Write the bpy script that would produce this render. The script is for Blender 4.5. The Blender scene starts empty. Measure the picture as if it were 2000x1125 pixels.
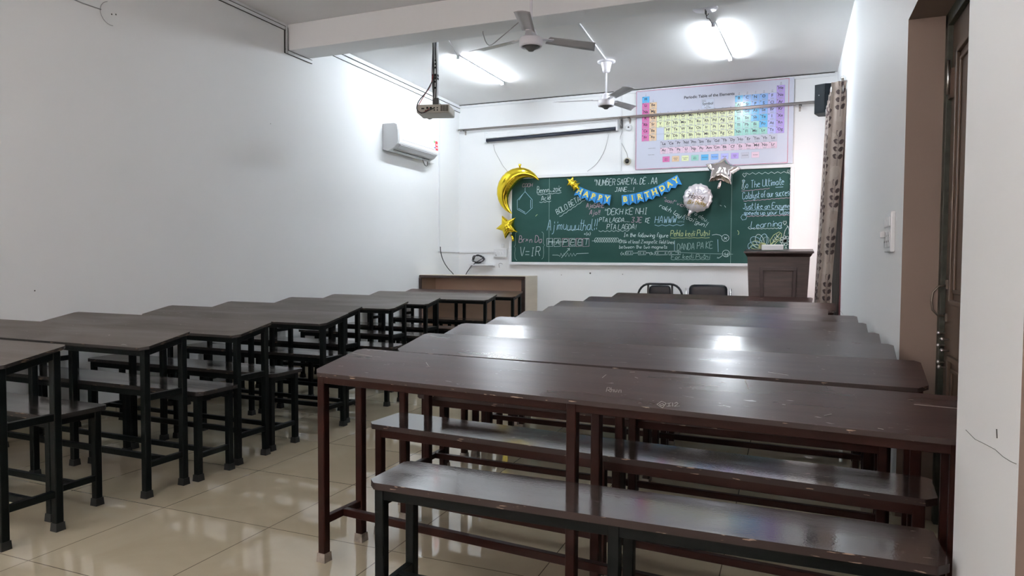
import bpy, math, random
from mathutils import Vector, Matrix
random.seed(7)
S = bpy.context.scene
COL = S.collection
PI = math.pi

# ------------------------------------------------------------------ camera
cam_d = bpy.data.cameras.new('camera'); cam = bpy.data.objects.new('camera', cam_d); COL.objects.link(cam)
F_PX = 1343.6
cam_d.sensor_width = 36.0; cam_d.lens = F_PX / 2000 * 36.0; cam_d.clip_start = 0.05
YAW, PITCH, ROLL = 0.3865, 0.0394, 0.0054
_f = Vector((-math.sin(YAW)*math.cos(PITCH), math.cos(YAW)*math.cos(PITCH), -math.sin(PITCH)))
_r0 = Vector((math.cos(YAW), math.sin(YAW), 0)); _u0 = _r0.cross(_f)
_r = math.cos(ROLL)*_r0 + math.sin(ROLL)*_u0; _u = -math.sin(ROLL)*_r0 + math.cos(ROLL)*_u0
cam.matrix_world = Matrix(((_r.x, _u.x, -_f.x, 0), (_r.y, _u.y, -_f.y, 0), (_r.z, _u.z, -_f.z, 1.2), (0, 0, 0, 1)))
S.camera = cam
# ------------------------------------------------------------------ light
S.view_settings.view_transform = 'Standard'; S.view_settings.look = 'None'
S.view_settings.gamma = 1.0; S.view_settings.use_curve_mapping = False
S.view_settings.exposure = 1.38
W = bpy.data.worlds.new('daylight'); S.world = W; W.use_nodes = True
bg = W.node_tree.nodes['Background']; bg.inputs[0].default_value = (1.0, 0.82, 0.78, 1); bg.inputs[1].default_value = 5.0
TUBE_STRENGTH = 106.0
REAR_FILL_STRENGTH = 66.0  # unseen fill tubes added behind the camera
TUBE_COLOUR = (0.86, 0.93, 1.0, 1)
def portal(name, loc, rot, sx, sy):
    l = bpy.data.lights.new(name, 'AREA'); l.shape = 'RECTANGLE'; l.size = sx; l.size_y = sy
    l.cycles.is_portal = True
    o = bpy.data.objects.new(name, l); COL.objects.link(o); o.location = loc; o.rotation_euler = rot
portal('window_daylight', (0.60, 8.60, 1.70), (0, -PI/2, 0), 2.3, 1.16)
portal('rear_fill_daylight', (-3.0, -2.62, 1.95), (PI/2, 0, PI), 1.8, 1.3)  # portals for the two windows added behind the camera
portal('rear_fill_daylight', (-0.9, -2.62, 1.95), (PI/2, 0, PI), 1.8, 1.3)

# ------------------------------------------------------------------ room numbers
XL, XR, XP = -4.76, 0.474, 0.379      # left wall, right wall, near pilaster
YF, YB = 9.52, -2.5
H = 3.57

# ------------------------------------------------------------------ materials
MATS = {}
def _nodes(name):
    m = bpy.data.materials.new(name); m.use_nodes = True
    nt = m.node_tree; b = nt.nodes['Principled BSDF']
    return m, nt, b
def mat(name, col, rough=0.5, metal=0.0, spec=0.5, noise=0.0, nscale=(6, 6, 6), bump=0.0, bscale=60, rvar=0.0, col2=None, coat=0.0, emit=None, estr=0, detail=4, trans=0):
    m, nt, b = _nodes(name); N, L = nt.nodes, nt.links
    b.inputs['Base Color'].default_value = (*col, 1); b.inputs['Roughness'].default_value = rough
    b.inputs['Metallic'].default_value = metal; b.inputs['Specular IOR Level'].default_value = spec
    b.inputs['Coat Weight'].default_value = coat; b.inputs['Coat Roughness'].default_value = 0.12
    if trans: b.inputs['Transmission Weight'].default_value = trans
    if emit: b.inputs['Emission Color'].default_value = (*emit, 1); b.inputs['Emission Strength'].default_value = estr
    tc = N.new('ShaderNodeTexCoord')
    if noise or rvar or col2:
        mp = N.new('ShaderNodeMapping'); mp.inputs['Scale'].default_value = nscale
        nz = N.new('ShaderNodeTexNoise'); nz.inputs['Scale'].default_value = 1.0; nz.inputs['Detail'].default_value = detail
        L.new(tc.outputs['Object'], mp.inputs[0]); L.new(mp.outputs[0], nz.inputs[0])
        rp = N.new('ShaderNodeValToRGB'); rp.color_ramp.elements[0].position = .35; rp.color_ramp.elements[1].position = .68
        c2 = col2 or tuple(max(0, c*(1-noise)) for c in col)
        rp.color_ramp.elements[0].color = (*col, 1); rp.color_ramp.elements[1].color = (*c2, 1)
        L.new(nz.outputs[0], rp.inputs[0]); L.new(rp.outputs[0], b.inputs['Base Color'])
        if rvar:
            mr = N.new('ShaderNodeMapRange'); mr.inputs['From Min'].default_value = .3; mr.inputs['From Max'].default_value = .7
            mr.inputs['To Min'].default_value = max(.02, rough-rvar); mr.inputs['To Max'].default_value = rough+rvar
            L.new(nz.outputs[0], mr.inputs[0]); L.new(mr.outputs[0], b.inputs['Roughness'])
    if bump:
        n2 = N.new('ShaderNodeTexNoise'); n2.inputs['Scale'].default_value = bscale; n2.inputs['Detail'].default_value = 3
        L.new(tc.outputs['Object'], n2.inputs[0])
        bp = N.new('ShaderNodeBump'); bp.inputs['Strength'].default_value = bump; bp.inputs['Distance'].default_value = 0.01
        L.new(n2.outputs[0], bp.inputs['Height']); L.new(bp.outputs[0], b.inputs['Normal'])
    MATS[name] = m
    return m
M_WALL = mat('white_wall_paint', (.84, .86, .87), .55, noise=.035, nscale=(.7, .7, .7), bump=.06, bscale=9, spec=.3)
M_CEIL = mat('ceiling_paint', (.88, .88, .88), .8, noise=.05, nscale=(.8, .8, .8), spec=.2)
M_REVEAL = mat('brown_reveal_paint', (.27, .205, .17), .5, noise=.06, nscale=(1, 1, 3), bump=.1, bscale=8, spec=.3)
M_TRIM = mat('white_plastic', (.76, .78, .80), .4)
M_DARKLINE = mat('dark_gap', (.05, .05, .045), .8)
M_DOOR = mat('brown_door_paint', (.115, .075, .052), .35, noise=.15, nscale=(2, 2, 8))
M_DOORFRAME = mat('dark_green_door_frame', (.045, .05, .035), .5, noise=.5, nscale=(8, 8, 20), bump=.3, bscale=30)
M_STEEL = mat('brushed_steel', (.62, .62, .62), .28, 1.0)
M_CHROME = mat('chrome', (.8, .8, .8), .12, 1.0)
M_RODM = mat('rod_steel', (.42, .39, .37), .3, 1.0)
M_LFRAME = mat('black_green_frame_paint', (.003, .005, .005), .42, spec=.16, noise=.3, nscale=(4, 4, 12), bump=.15, bscale=25)
M_RFRAME = mat('maroon_frame_paint', (.026, .0070, .0045), .42, spec=.18, noise=.35, nscale=(5, 5, 14), bump=.15, bscale=25)
M_CAPB = mat('black_rubber_cap', (.012, .013, .013), .5)
M_CAPW = mat('worn_plastic_cap', (.30, .26, .22), .6, noise=.4, nscale=(30, 30, 30))
M_PLY = mat('light_plywood', (.60, .53, .44), .55, noise=.1, nscale=(1.5, 1.5, 14))
M_TAN = mat('tan_inner_board', (.55, .39, .30), .5, noise=.1, nscale=(2, 2, 9))
M_DKWOOD = mat('dark_brown_laminate', (.055, .032, .027), .35, noise=.3, nscale=(2, 2, 20))
M_LECT = mat('lectern_veneer', (.085, .055, .050), .42, noise=.35, nscale=(3, 3, 26), bump=.05, bscale=40)
M_LECTD = mat('lectern_dark_moulding', (.035, .018, .017), .35)
M_SLATE = mat('green_slate', (.020, .066, .057), .65, noise=.0, col2=(.030, .084, .074), nscale=(1.1, 1.1, 2.2), spec=.12)
M_BLACKV = mat('black_vinyl', (.008, .010, .015), .3, spec=.3, bump=.05, bscale=40)
M_BLACKP = mat('black_plastic', (.015, .016, .018), .4)
M_SPK = mat('grey_black_speaker', (.012, .017, .022), .5, spec=.12, noise=.1, nscale=(40, 40, 40))
M_ACW = mat('ac_white_plastic', (.82, .84, .85), .3)
M_ACG = mat('ac_grey_side', (.62, .64, .66), .4)
M_FAN = mat('fan_white_enamel', (.78, .77, .82), .3)
M_BLADE = mat('fan_grey_blade', (.52, .51, .53), .35, noise=.12, nscale=(6, 6, 6))
M_BEIGE = mat('projector_beige', (.50, .48, .42), .45, noise=.1, nscale=(6, 6, 6))
M_WIRE = mat('grey_wire', (.35, .35, .35), .5)
M_REDW = mat('red_wire', (.30, .03, .03), .5)
M_BLUEB = mat('navy_screen_bar', (.015, .02, .04), .35)
M_GOLD = mat('gold_foil', (.80, .60, .045), .12, 1.0, bump=.12, bscale=16)
M_SILVER = mat('silver_pink_foil', (.80, .73, .72), .10, 1.0, bump=.12, bscale=16)
M_WFOIL = mat('white_foil', (.76, .72, .76), .28, .35, bump=.22, bscale=18)
M_BLUE = mat('blue_card', (.02, .26, .66), .5)
M_YEL = mat('yellow_card', (.85, .72, .13), .5)
M_CREAM = mat('cream_plastic', (.55, .52, .42), .4)
M_LENS = mat('black_lens', (.01, .01, .01), .1)
M_REDLAM = mat('maroon_frame_red', (.12, .012, .02), .35)
M_SHUT = mat('black_green_shutter', (.014, .017, .014), .35, noise=.3, nscale=(40, 40, 1))
M_BRACKET = mat('dark_bracket', (.08, .08, .08), .5)
M_PAPER = mat('poster_sheet', (.60, .63, .74), .16, spec=.5, bump=.10, bscale=2.2)
M_INK = mat('black_ink', (.03, .03, .05), .4)
M_INKG = mat('grey_ink', (.30, .31, .38), .4)
M_PRED = mat('poster_red_line', (.55, .02, .09), .4)
M_WHITEBOX = mat('white_card', (.90, .90, .90), .5)
M_GLASS = mat('window_glass', (1, 1, 1), .02, trans=1.0)
CH = {'w': mat('white_chalk', (.58, .68, .68), .9), 'p': mat('pink_chalk', (.55, .36, .44), .9),
      'b': mat('blue_chalk', (.40, .60, .74), .9), 'y': mat('yellow_chalk', (.56, .64, .30), .9),
      'g': mat('faint_chalk', (.30, .42, .39), .9)}

def wood_top(name, c1, c2, rough, rvar, bump, sp=.5):
    """varnished plank: long grain streaks, scuffs, pale scratches, uneven gloss"""
    m, nt, b = _nodes(name); N, L = nt.nodes, nt.links
    tc = N.new('ShaderNodeTexCoord'); oi = N.new('ShaderNodeObjectInfo')
    ad = N.new('ShaderNodeVectorMath'); ad.operation = 'ADD'
    cmb = N.new('ShaderNodeCombineXYZ'); ml = N.new('ShaderNodeMath'); ml.operation = 'MULTIPLY'; ml.inputs[1].default_value = 37
    L.new(oi.outputs['Random'], ml.inputs[0]); L.new(ml.outputs[0], cmb.inputs[0]); L.new(ml.outputs[0], cmb.inputs[1])
    L.new(tc.outputs['Object'], ad.inputs[0]); L.new(cmb.outputs[0], ad.inputs[1])
    def nz(scale, detail=4, d=0):
        mp = N.new('ShaderNodeMapping'); mp.inputs['Scale'].default_value = scale
        n = N.new('ShaderNodeTexNoise'); n.inputs['Scale'].default_value = 1; n.inputs['Detail'].default_value = detail; n.inputs['Distortion'].default_value = d
        L.new(ad.outputs[0], mp.inputs[0]); L.new(mp.outputs[0], n.inputs[0]); return n
    g = nz((1.6, 22, 22), 5, .3)
    rp = N.new('ShaderNodeValToRGB'); rp.color_ramp.elements[0].position = .3; rp.color_ramp.elements[1].position = .7
    rp.color_ramp.elements[0].color = (*c1, 1); rp.color_ramp.elements[1].color = (*c2, 1); L.new(g.outputs[0], rp.inputs[0])
    # pale flecks
    s = nz((14, 55, 55), 2, 1.5)
    r2 = N.new('ShaderNodeValToRGB'); r2.color_ramp.elements[0].position = .71; r2.color_ramp.elements[1].position = .75
    L.new(s.outputs[0], r2.inputs[0])
    mx = N.new('ShaderNodeMix'); mx.data_type = 'RGBA'; L.new(r2.outputs[0], mx.inputs['Factor'])
    mx.inputs['B'].default_value = (.30, .26, .25, 1); L.new(rp.outputs[0], mx.inputs['A'])
    L.new(mx.outputs['Result'], b.inputs['Base Color'])
    w = nz((1.3, 7, 7), 6, .5)
    mr = N.new('ShaderNodeMapRange'); mr.inputs['From Min'].default_value = .32; mr.inputs['From Max'].default_value = .68
    mr.inputs['To Min'].default_value = rough-rvar; mr.inputs['To Max'].default_value = rough+rvar
    L.new(w.outputs[0], mr.inputs[0]); L.new(mr.outputs[0], b.inputs['Roughness'])
    h1 = nz((60, 90, 90), 2); h2 = nz((170, 190, 170), 2)
    am = N.new('ShaderNodeMath'); am.operation = 'ADD'; L.new(h1.outputs[0], am.inputs[0]); L.new(h2.outputs[0], am.inputs[1])
    bp = N.new('ShaderNodeBump'); bp.inputs['Strength'].default_value = bump; bp.inputs['Distance'].default_value = .0018
    L.new(am.outputs[0], bp.inputs['Height']); L.new(bp.outputs[0], b.inputs['Normal'])
    b.inputs['Specular IOR Level'].default_value = sp
    if sp >= 1: b.inputs['IOR'].default_value = 1.75
    return m
M_TOPR = wood_top('maroon_varnished_top', (.066, .034, .029), (.042, .020, .017), .21, .05, .06, .36)
M_TOPL = wood_top('grey_brown_laminate_top', (.098, .078, .066), (.080, .062, .052), .40, .08, .10)
M_TOPR2 = wood_top('worn_maroon_top', (.066, .034, .029), (.044, .021, .018), .30, .04, .06, .40)
M_BENCHR = wood_top('glossy_brown_seat', (.070, .046, .040), (.036, .022, .018), .11, .07, .04, 1.0)
M_BENCHL = wood_top('glossy_dark_seat', (.050, .042, .036), (.026, .021, .018), .13, .08, .05, 1.0)
def edge_mat(name, dark, chipc, amount):
    m, nt, b = _nodes(name); N, L = nt.nodes, nt.links
    tc = N.new('ShaderNodeTexCoord'); mp = N.new('ShaderNodeMapping'); mp.inputs['Scale'].default_value = (16, 16, 120)
    n = N.new('ShaderNodeTexNoise'); n.inputs['Scale'].default_value = 1; n.inputs['Detail'].default_value = 5
    L.new(tc.outputs['Object'], mp.inputs[0]); L.new(mp.outputs[0], n.inputs[0])
    rp = N.new('ShaderNodeValToRGB'); rp.color_ramp.elements[0].position = amount; rp.color_ramp.elements[1].position = amount+.03
    rp.color_ramp.elements[0].color = (*dark, 1); rp.color_ramp.elements[1].color = (*chipc, 1)
    L.new(n.outputs[0], rp.inputs[0]); L.new(rp.outputs[0], b.inputs['Base Color']); b.inputs['Roughness'].default_value = .5
    return m
M_EDGER = edge_mat('worn_maroon_edge', (.022, .010, .008), (.33, .24, .18), .635)
M_EDGEL = edge_mat('worn_dark_edge', (.012, .009, .008), (.20, .14, .09), .62)

def floor_mat():
    m, nt, b = _nodes('polished_beige_tiles'); N, L = nt.nodes, nt.links
    tc = N.new('ShaderNodeTexCoord')
    mp = N.new('ShaderNodeMapping'); mp.inputs['Location'].default_value = (2.787, -2.405, 0)
    L.new(tc.outputs['Object'], mp.inputs[0])
    sx = N.new('ShaderNodeSeparateXYZ'); L.new(mp.outputs[0], sx.inputs[0])
    outs = []
    for ax in ('X', 'Y'):
        d = N.new('ShaderNodeMath'); d.operation = 'DIVIDE'; d.inputs[1].default_value = .638; L.new(sx.outputs[ax], d.inputs[0])
        fr = N.new('ShaderNodeMath'); fr.operation = 'FRACT'; L.new(d.outputs[0], fr.inputs[0])
        sb = N.new('ShaderNodeMath'); sb.operation = 'SUBTRACT'; sb.inputs[1].default_value = .5; L.new(fr.outputs[0], sb.inputs[0])
        ab = N.new('ShaderNodeMath'); ab.operation = 'ABSOLUTE'; L.new(sb.outputs[0], ab.inputs[0])
        gt = N.new('ShaderNodeMath'); gt.operation = 'GREATER_THAN'; gt.inputs[1].default_value = .4968; L.new(ab.outputs[0], gt.inputs[0])
        outs.append(gt)
    mxm = N.new('ShaderNodeMath'); mxm.operation = 'MAXIMUM'; L.new(outs[0].outputs[0], mxm.inputs[0]); L.new(outs[1].outputs[0], mxm.inputs[1])
    n = N.new('ShaderNodeTexNoise'); n.inputs['Scale'].default_value = 2.2; n.inputs['Detail'].default_value = 7; n.inputs['Distortion'].default_value = 1.2
    L.new(tc.outputs['Object'], n.inputs[0])
    rp = N.new('ShaderNodeValToRGB'); rp.color_ramp.elements[0].position = .3; rp.color_ramp.elements[1].position = .75
    rp.color_ramp.elements[0].color = (.44, .385, .28, 1); rp.color_ramp.elements[1].color = (.52, .465, .35, 1)
    L.new(n.outputs[0], rp.inputs[0])
    mx = N.new('ShaderNodeMix'); mx.data_type = 'RGBA'; L.new(mxm.outputs[0], mx.inputs['Factor'])
    L.new(rp.outputs[0], mx.inputs['A']); mx.inputs['B'].default_value = (.12, .10, .075, 1)
    L.new(mx.outputs['Result'], b.inputs['Base Color'])
    b.inputs['Roughness'].default_value = .045; b.inputs['Specular IOR Level'].default_value = .8
    return m
M_FLOOR = floor_mat()
def curtain_mat():
    m, nt, b = _nodes('curtain_fabric'); N, L = nt.nodes, nt.links
    tc = N.new('ShaderNodeTexCoord')
    v = N.new('ShaderNodeTexVoronoi'); v.inputs['Scale'].default_value = 9; L.new(tc.outputs['Object'], v.inputs[0])
    rp = N.new('ShaderNodeValToRGB'); rp.color_ramp.elements[0].color = (.30, .235, .20, 1); rp.color_ramp.elements[1].color = (.40, .33, .285, 1)
    L.new(v.outputs['Color'], rp.inputs[0]); L.new(rp.outputs[0], b.inputs['Base Color']); b.inputs['Roughness'].default_value = .7
    b.inputs['Sheen Weight'].default_value = .3
    return m
M_CURT = curtain_mat()
M_LEAF = mat('brown_leaf_print', (.085, .055, .055), .7, noise=.4, nscale=(60, 60, 60))
m, nt, b = _nodes('lit_tube'); b.inputs['Base Color'].default_value = (.9, .9, .9, 1)
b.inputs['Emission Color'].default_value = TUBE_COLOUR; b.inputs['Emission Strength'].default_value = TUBE_STRENGTH; M_TUBE = m
m, nt, b = _nodes('rear_fill_tube'); b.inputs['Base Color'].default_value = (.9, .9, .9, 1)
b.inputs['Emission Color'].default_value = (.93, .97, .97, 1); b.inputs['Emission Strength'].default_value = REAR_FILL_STRENGTH; M_FILLTUBE = m  # weaker glow for the added rear fill tubes

# ------------------------------------------------------------------ mesh builder
class MB:
    def __init__(s): s.v = []; s.f = []; s.m = []; s.sm = []; s.mats = []
    def mi(s, m):
        if m not in s.mats: s.mats.append(m)
        return s.mats.index(m)
    def add(s, vs, fs, m, smooth=False):
        o = len(s.v); s.v += [tuple(v) for v in vs]; i = s.mi(m)
        for f in fs: s.f.append(tuple(o+k for k in f)); s.m.append(i); s.sm.append(smooth)
        return s
    def box(s, x0, x1, y0, y1, z0, z1, m, sides=None, X=None):
        vs = [Vector(p) for p in ((x0,y0,z0),(x1,y0,z0),(x1,y1,z0),(x0,y1,z0),(x0,y0,z1),(x1,y0,z1),(x1,y1,z1),(x0,y1,z1))]
        if X is not None: vs = [X @ v for v in vs]
        fs = {'-z': (0,3,2,1), '+z': (4,5,6,7), '-y': (0,1,5,4), '+x': (1,2,6,5), '+y': (2,3,7,6), '-x': (3,0,4,7)}
        o = len(s.v); s.v += [tuple(v) for v in vs]
        for k, f in fs.items():
            s.f.append(tuple(o+i for i in f)); s.m.append(s.mi((sides or {}).get(k, m))); s.sm.append(False)
        return s
    def bar(s, a, b, w, h, m, up=(0,0,1)):
        a, b = Vector(a), Vector(b); d = (b-a).normalized(); up = Vector(up)
        if abs(d.dot(up)) > .99: up = Vector((1,0,0))
        r = d.cross(up).normalized(); u = r.cross(d)
        vs = [p + r*sx*w/2 + u*sz*h/2 for p in (a, b) for sx, sz in ((-1,-1),(1,-1),(1,1),(-1,1))]
        return s.add(vs, [(0,1,2,3),(7,6,5,4),(0,4,5,1),(1,5,6,2),(2,6,7,3),(3,7,4,0)], m)
    def tube(s, pts, r, m, n=8, closed=False, smooth=True):
        pts = [Vector(p) for p in pts]; N = len(pts); rr = r if isinstance(r, (list, tuple)) else [r]*N
        ring = []; prev = None
        for i, p in enumerate(pts):
            a = pts[(i-1) % N] if (closed or i) else p; c = pts[(i+1) % N] if (closed or i < N-1) else p
            d = (c-a).normalized()
            if prev is None:
                ref = Vector((0,0,1)) if abs(d.z) < .9 else Vector((1,0,0)); u = d.cross(ref).normalized()
            else:
                u = (prev - d*prev.dot(d)).normalized()
            prev = u; w = d.cross(u)
            ring.append([p + (u*math.cos(2*PI*k/n) + w*math.sin(2*PI*k/n))*rr[i] for k in range(n)])
        vs = [v for q in ring for v in q]; fs = []
        for i in range(N if closed else N-1):
            j = (i+1) % N
            for k in range(n): fs.append((i*n+k, j*n+k, j*n+(k+1) % n, i*n+(k+1) % n))
        if not closed: fs.append(tuple(range(n))); fs.append(tuple((N-1)*n+k for k in reversed(range(n))))
        return s.add(vs, fs, m, smooth)
    def lathe(s, c, prof, m, n=24, axis='z', smooth=True):
        c = Vector(c); vs = []; fs = []
        for r, h in prof:
            for k in range(n):
                a = 2*PI*k/n; x, y = r*math.cos(a), r*math.sin(a)
                vs.append(c + (Vector((x, y, h)) if axis == 'z' else Vector((x, -h, y)) if axis == 'y' else Vector((h, x, y))))
        for i in range(len(prof)-1):
            for k in range(n): fs.append((i*n+k, i*n+(k+1) % n, (i+1)*n+(k+1) % n, (i+1)*n+k))
        fs.append(tuple(reversed(range(n)))); fs.append(tuple((len(prof)-1)*n+k for k in range(n)))
        return s.add(vs, fs, m, smooth)
    def prism(s, poly, fn0, fn1, m, side=None):
        n = len(poly); a = [fn0(*p) for p in poly]; b = [fn1(*p) for p in poly]
        s.add(a+b, [tuple(reversed(range(n))), tuple(range(n, 2*n))], m)
        return s.add(a+b, [(i, (i+1) % n, n+(i+1) % n, n+i) for i in range(n)], side or m)
    def build(s, name, parent=None, loc=None, rz=None, bevel=0, seg=2, label=None, kind=None, mats=None):
        me = bpy.data.meshes.new(name); me.from_pydata(s.v, [], s.f)
        for q in s.mats: me.materials.append(q)
        me.polygons.foreach_set('material_index', s.m); me.polygons.foreach_set('use_smooth', s.sm); me.update()
        o = bpy.data.objects.new(name, me); COL.objects.link(o)
        if parent: o.parent = parent
        if loc is not None: o.location = loc
        if rz is not None: o.rotation_euler = (0, 0, rz)
        if bevel:
            bv = o.modifiers.new('bevel', 'BEVEL'); bv.width = bevel; bv.segments = seg; bv.limit_method = 'ANGLE'; bv.angle_limit = .7
        if label: o['label'] = label
        if kind: o['kind'] = kind
        return o
def thing(name, label, cat, loc=(0,0,0), rz=0, group=None):
    o = bpy.data.objects.new(name, None); COL.objects.link(o); o.empty_display_size = .1
    o.location = loc; o.rotation_euler = (0, 0, rz); o['label'] = label; o['category'] = cat
    if group: o['group'] = group
    return o
def tag(o, label, cat, group=None):
    o['label'] = label; o['category'] = cat
    if group: o['group'] = group
    return o
def struct(mb, name, **k): return mb.build(name, kind='structure', **k)

# text as flat mesh: list of (string, size, x, y, bold, align, shear) -> one MB in a plane given by fn(u,v)
def text_many(mb, items, fn, m):
    objs = []
    for (st, size, x, y, bold, al) in items:
        cu = bpy.data.curves.new('t', 'FONT'); cu.body = st; cu.size = size; cu.align_x = al; cu.offset = bold*size; cu.resolution_u = 3; cu.fill_mode = 'FRONT'
        ob = bpy.data.objects.new('t', cu); COL.objects.link(ob); objs.append((ob, cu, x, y))
    bpy.context.view_layer.update(); dg = bpy.context.evaluated_depsgraph_get()
    for ob, cu, x, y in objs:
        me = bpy.data.meshes.new_from_object(ob.evaluated_get(dg))
        vs = [fn(x+v.co.x, y+v.co.y) for v in me.vertices]; fs = [tuple(p.vertices) for p in me.polygons]
        if vs: mb.add(vs, fs, m)
        bpy.data.objects.remove(ob); bpy.data.curves.remove(cu); bpy.data.meshes.remove(me)
    return mb
CHALK_TEXT = [
 ('COOH', 'p', -3.705, 2.29, -3.55, 2.287, 0.049),
 ('Bennn...zoic', 'w', -3.475, 2.192, -3.102, 2.207, 0.09),
 ('Acid', 'w', -3.408, 2.079, -3.268, 2.095, 0.066),
 ('BOLO BETAA..', 'w', -3.16, 1.873, -2.738, 2.107, 0.075),
 ('"NUMBER SAREYA. DE . AA', 'w', -2.614, 2.271, -1.731, 2.265, 0.084),
 ('JANE....!', 'w', -2.318, 2.172, -2.056, 2.169, 0.06),
 ('AjoSARE', 'p', -2.73, 1.963, -2.466, 1.956, 0.064),
 ('Ajo!!', 'p', -2.68, 1.863, -2.534, 1.857, 0.067),
 ('"DEKH KE NHI', 'w', -2.458, 1.856, -1.86, 1.854, 0.083),
 ('PTA LAGDA....', 'w', -2.54, 1.757, -2.111, 1.746, 0.06),
 ('3 JE', 'p', -2.081, 1.742, -1.935, 1.74, 0.066),
 ('KE', 'w', -1.887, 1.739, -1.828, 1.734, 0.066),
 ('PTA LAGDA!', 'w', -2.428, 1.65, -2.016, 1.648, 0.07),
 ('Ajimuuuuthal!!', 'b', -3.316, 1.654, -2.573, 1.645, 0.146),
 ('Br*n Da', 'p', -3.756, 1.469, -3.4, 1.474, 0.102),
 ('V=IR', 'w', -3.739, 1.276, -3.424, 1.279, 0.127),
 ('+(o)', 'w', -2.761, 1.573, -2.667, 1.576, 0.041),
 ('In the following figure', 'w', -2.189, 1.545, -1.573, 1.532, 0.056),
 ('Draw at least 2 magnetic field lines', 'w', -2.242, 1.458, -1.495, 1.445, 0.05),
 ('between the two magnets', 'w', -2.248, 1.382, -1.59, 1.381, 0.048),
 ('(a)', 'w', -2.226, 1.298, -2.159, 1.298, 0.037),
 ('(b)', 'w', -1.822, 1.299, -1.751, 1.299, 0.036),
 ('"ooo!" vich', 'p', -1.65, 2.03, -1.356, 1.932, 0.054),
 ('to ro deu..', 'w', -1.337, 1.906, -1.048, 1.716, 0.054),
 ("rakh layi'", 'w', -1.701, 1.947, -1.366, 1.772, 0.058),
 ("dai'gun!", 'w', -1.341, 1.778, -1.084, 1.659, 0.064),
 ('HAWWW...!', 'b', -1.756, 1.729, -1.366, 1.731, 0.089),
 ('Pehla kedi Putni', 'y', -1.541, 1.546, -1.033, 1.548, 0.078),
 ('DANDA PA KE', 'g', -1.449, 1.358, -0.985, 1.386, 0.088),
 ('For kedi Putni', 'g', -1.526, 1.242, -1.022, 1.249, 0.058),
 ('x', 'w', -0.846, 1.496, -0.805, 1.496, 0.063),
 ('y', 'w', -0.828, 1.295, -0.789, 1.295, 0.063),
 ('To The Ultimate', 'b', -0.627, 2.162, -0.118, 2.197, 0.09),
 ('Catalyst of our success', 'b', -0.619, 2.022, -0.034, 2.057, 0.087),
 ('Just like an Enzyme', 'b', -0.611, 1.895, -0.05, 1.892, 0.069),
 ('speeds up your Class', 'b', -0.598, 1.818, -0.032, 1.815, 0.056),
 ('Learning', 'b', -0.506, 1.643, -0.136, 1.665, 0.089),
 ('H', 'w', -3.3, 1.435, -3.238, 1.435, 0.081),
 ('A', 'w', -3.185, 1.435, -3.124, 1.434, 0.08),
 ('P', 'w', -3.069, 1.434, -3.009, 1.434, 0.08),
 ('E', 'w', -2.954, 1.434, -2.894, 1.434, 0.079),
 ('E', 'w', -2.845, 1.433, -2.785, 1.433, 0.079),
 ('T', 'w', -2.756, 1.433, -2.696, 1.433, 0.079),
]
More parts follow.
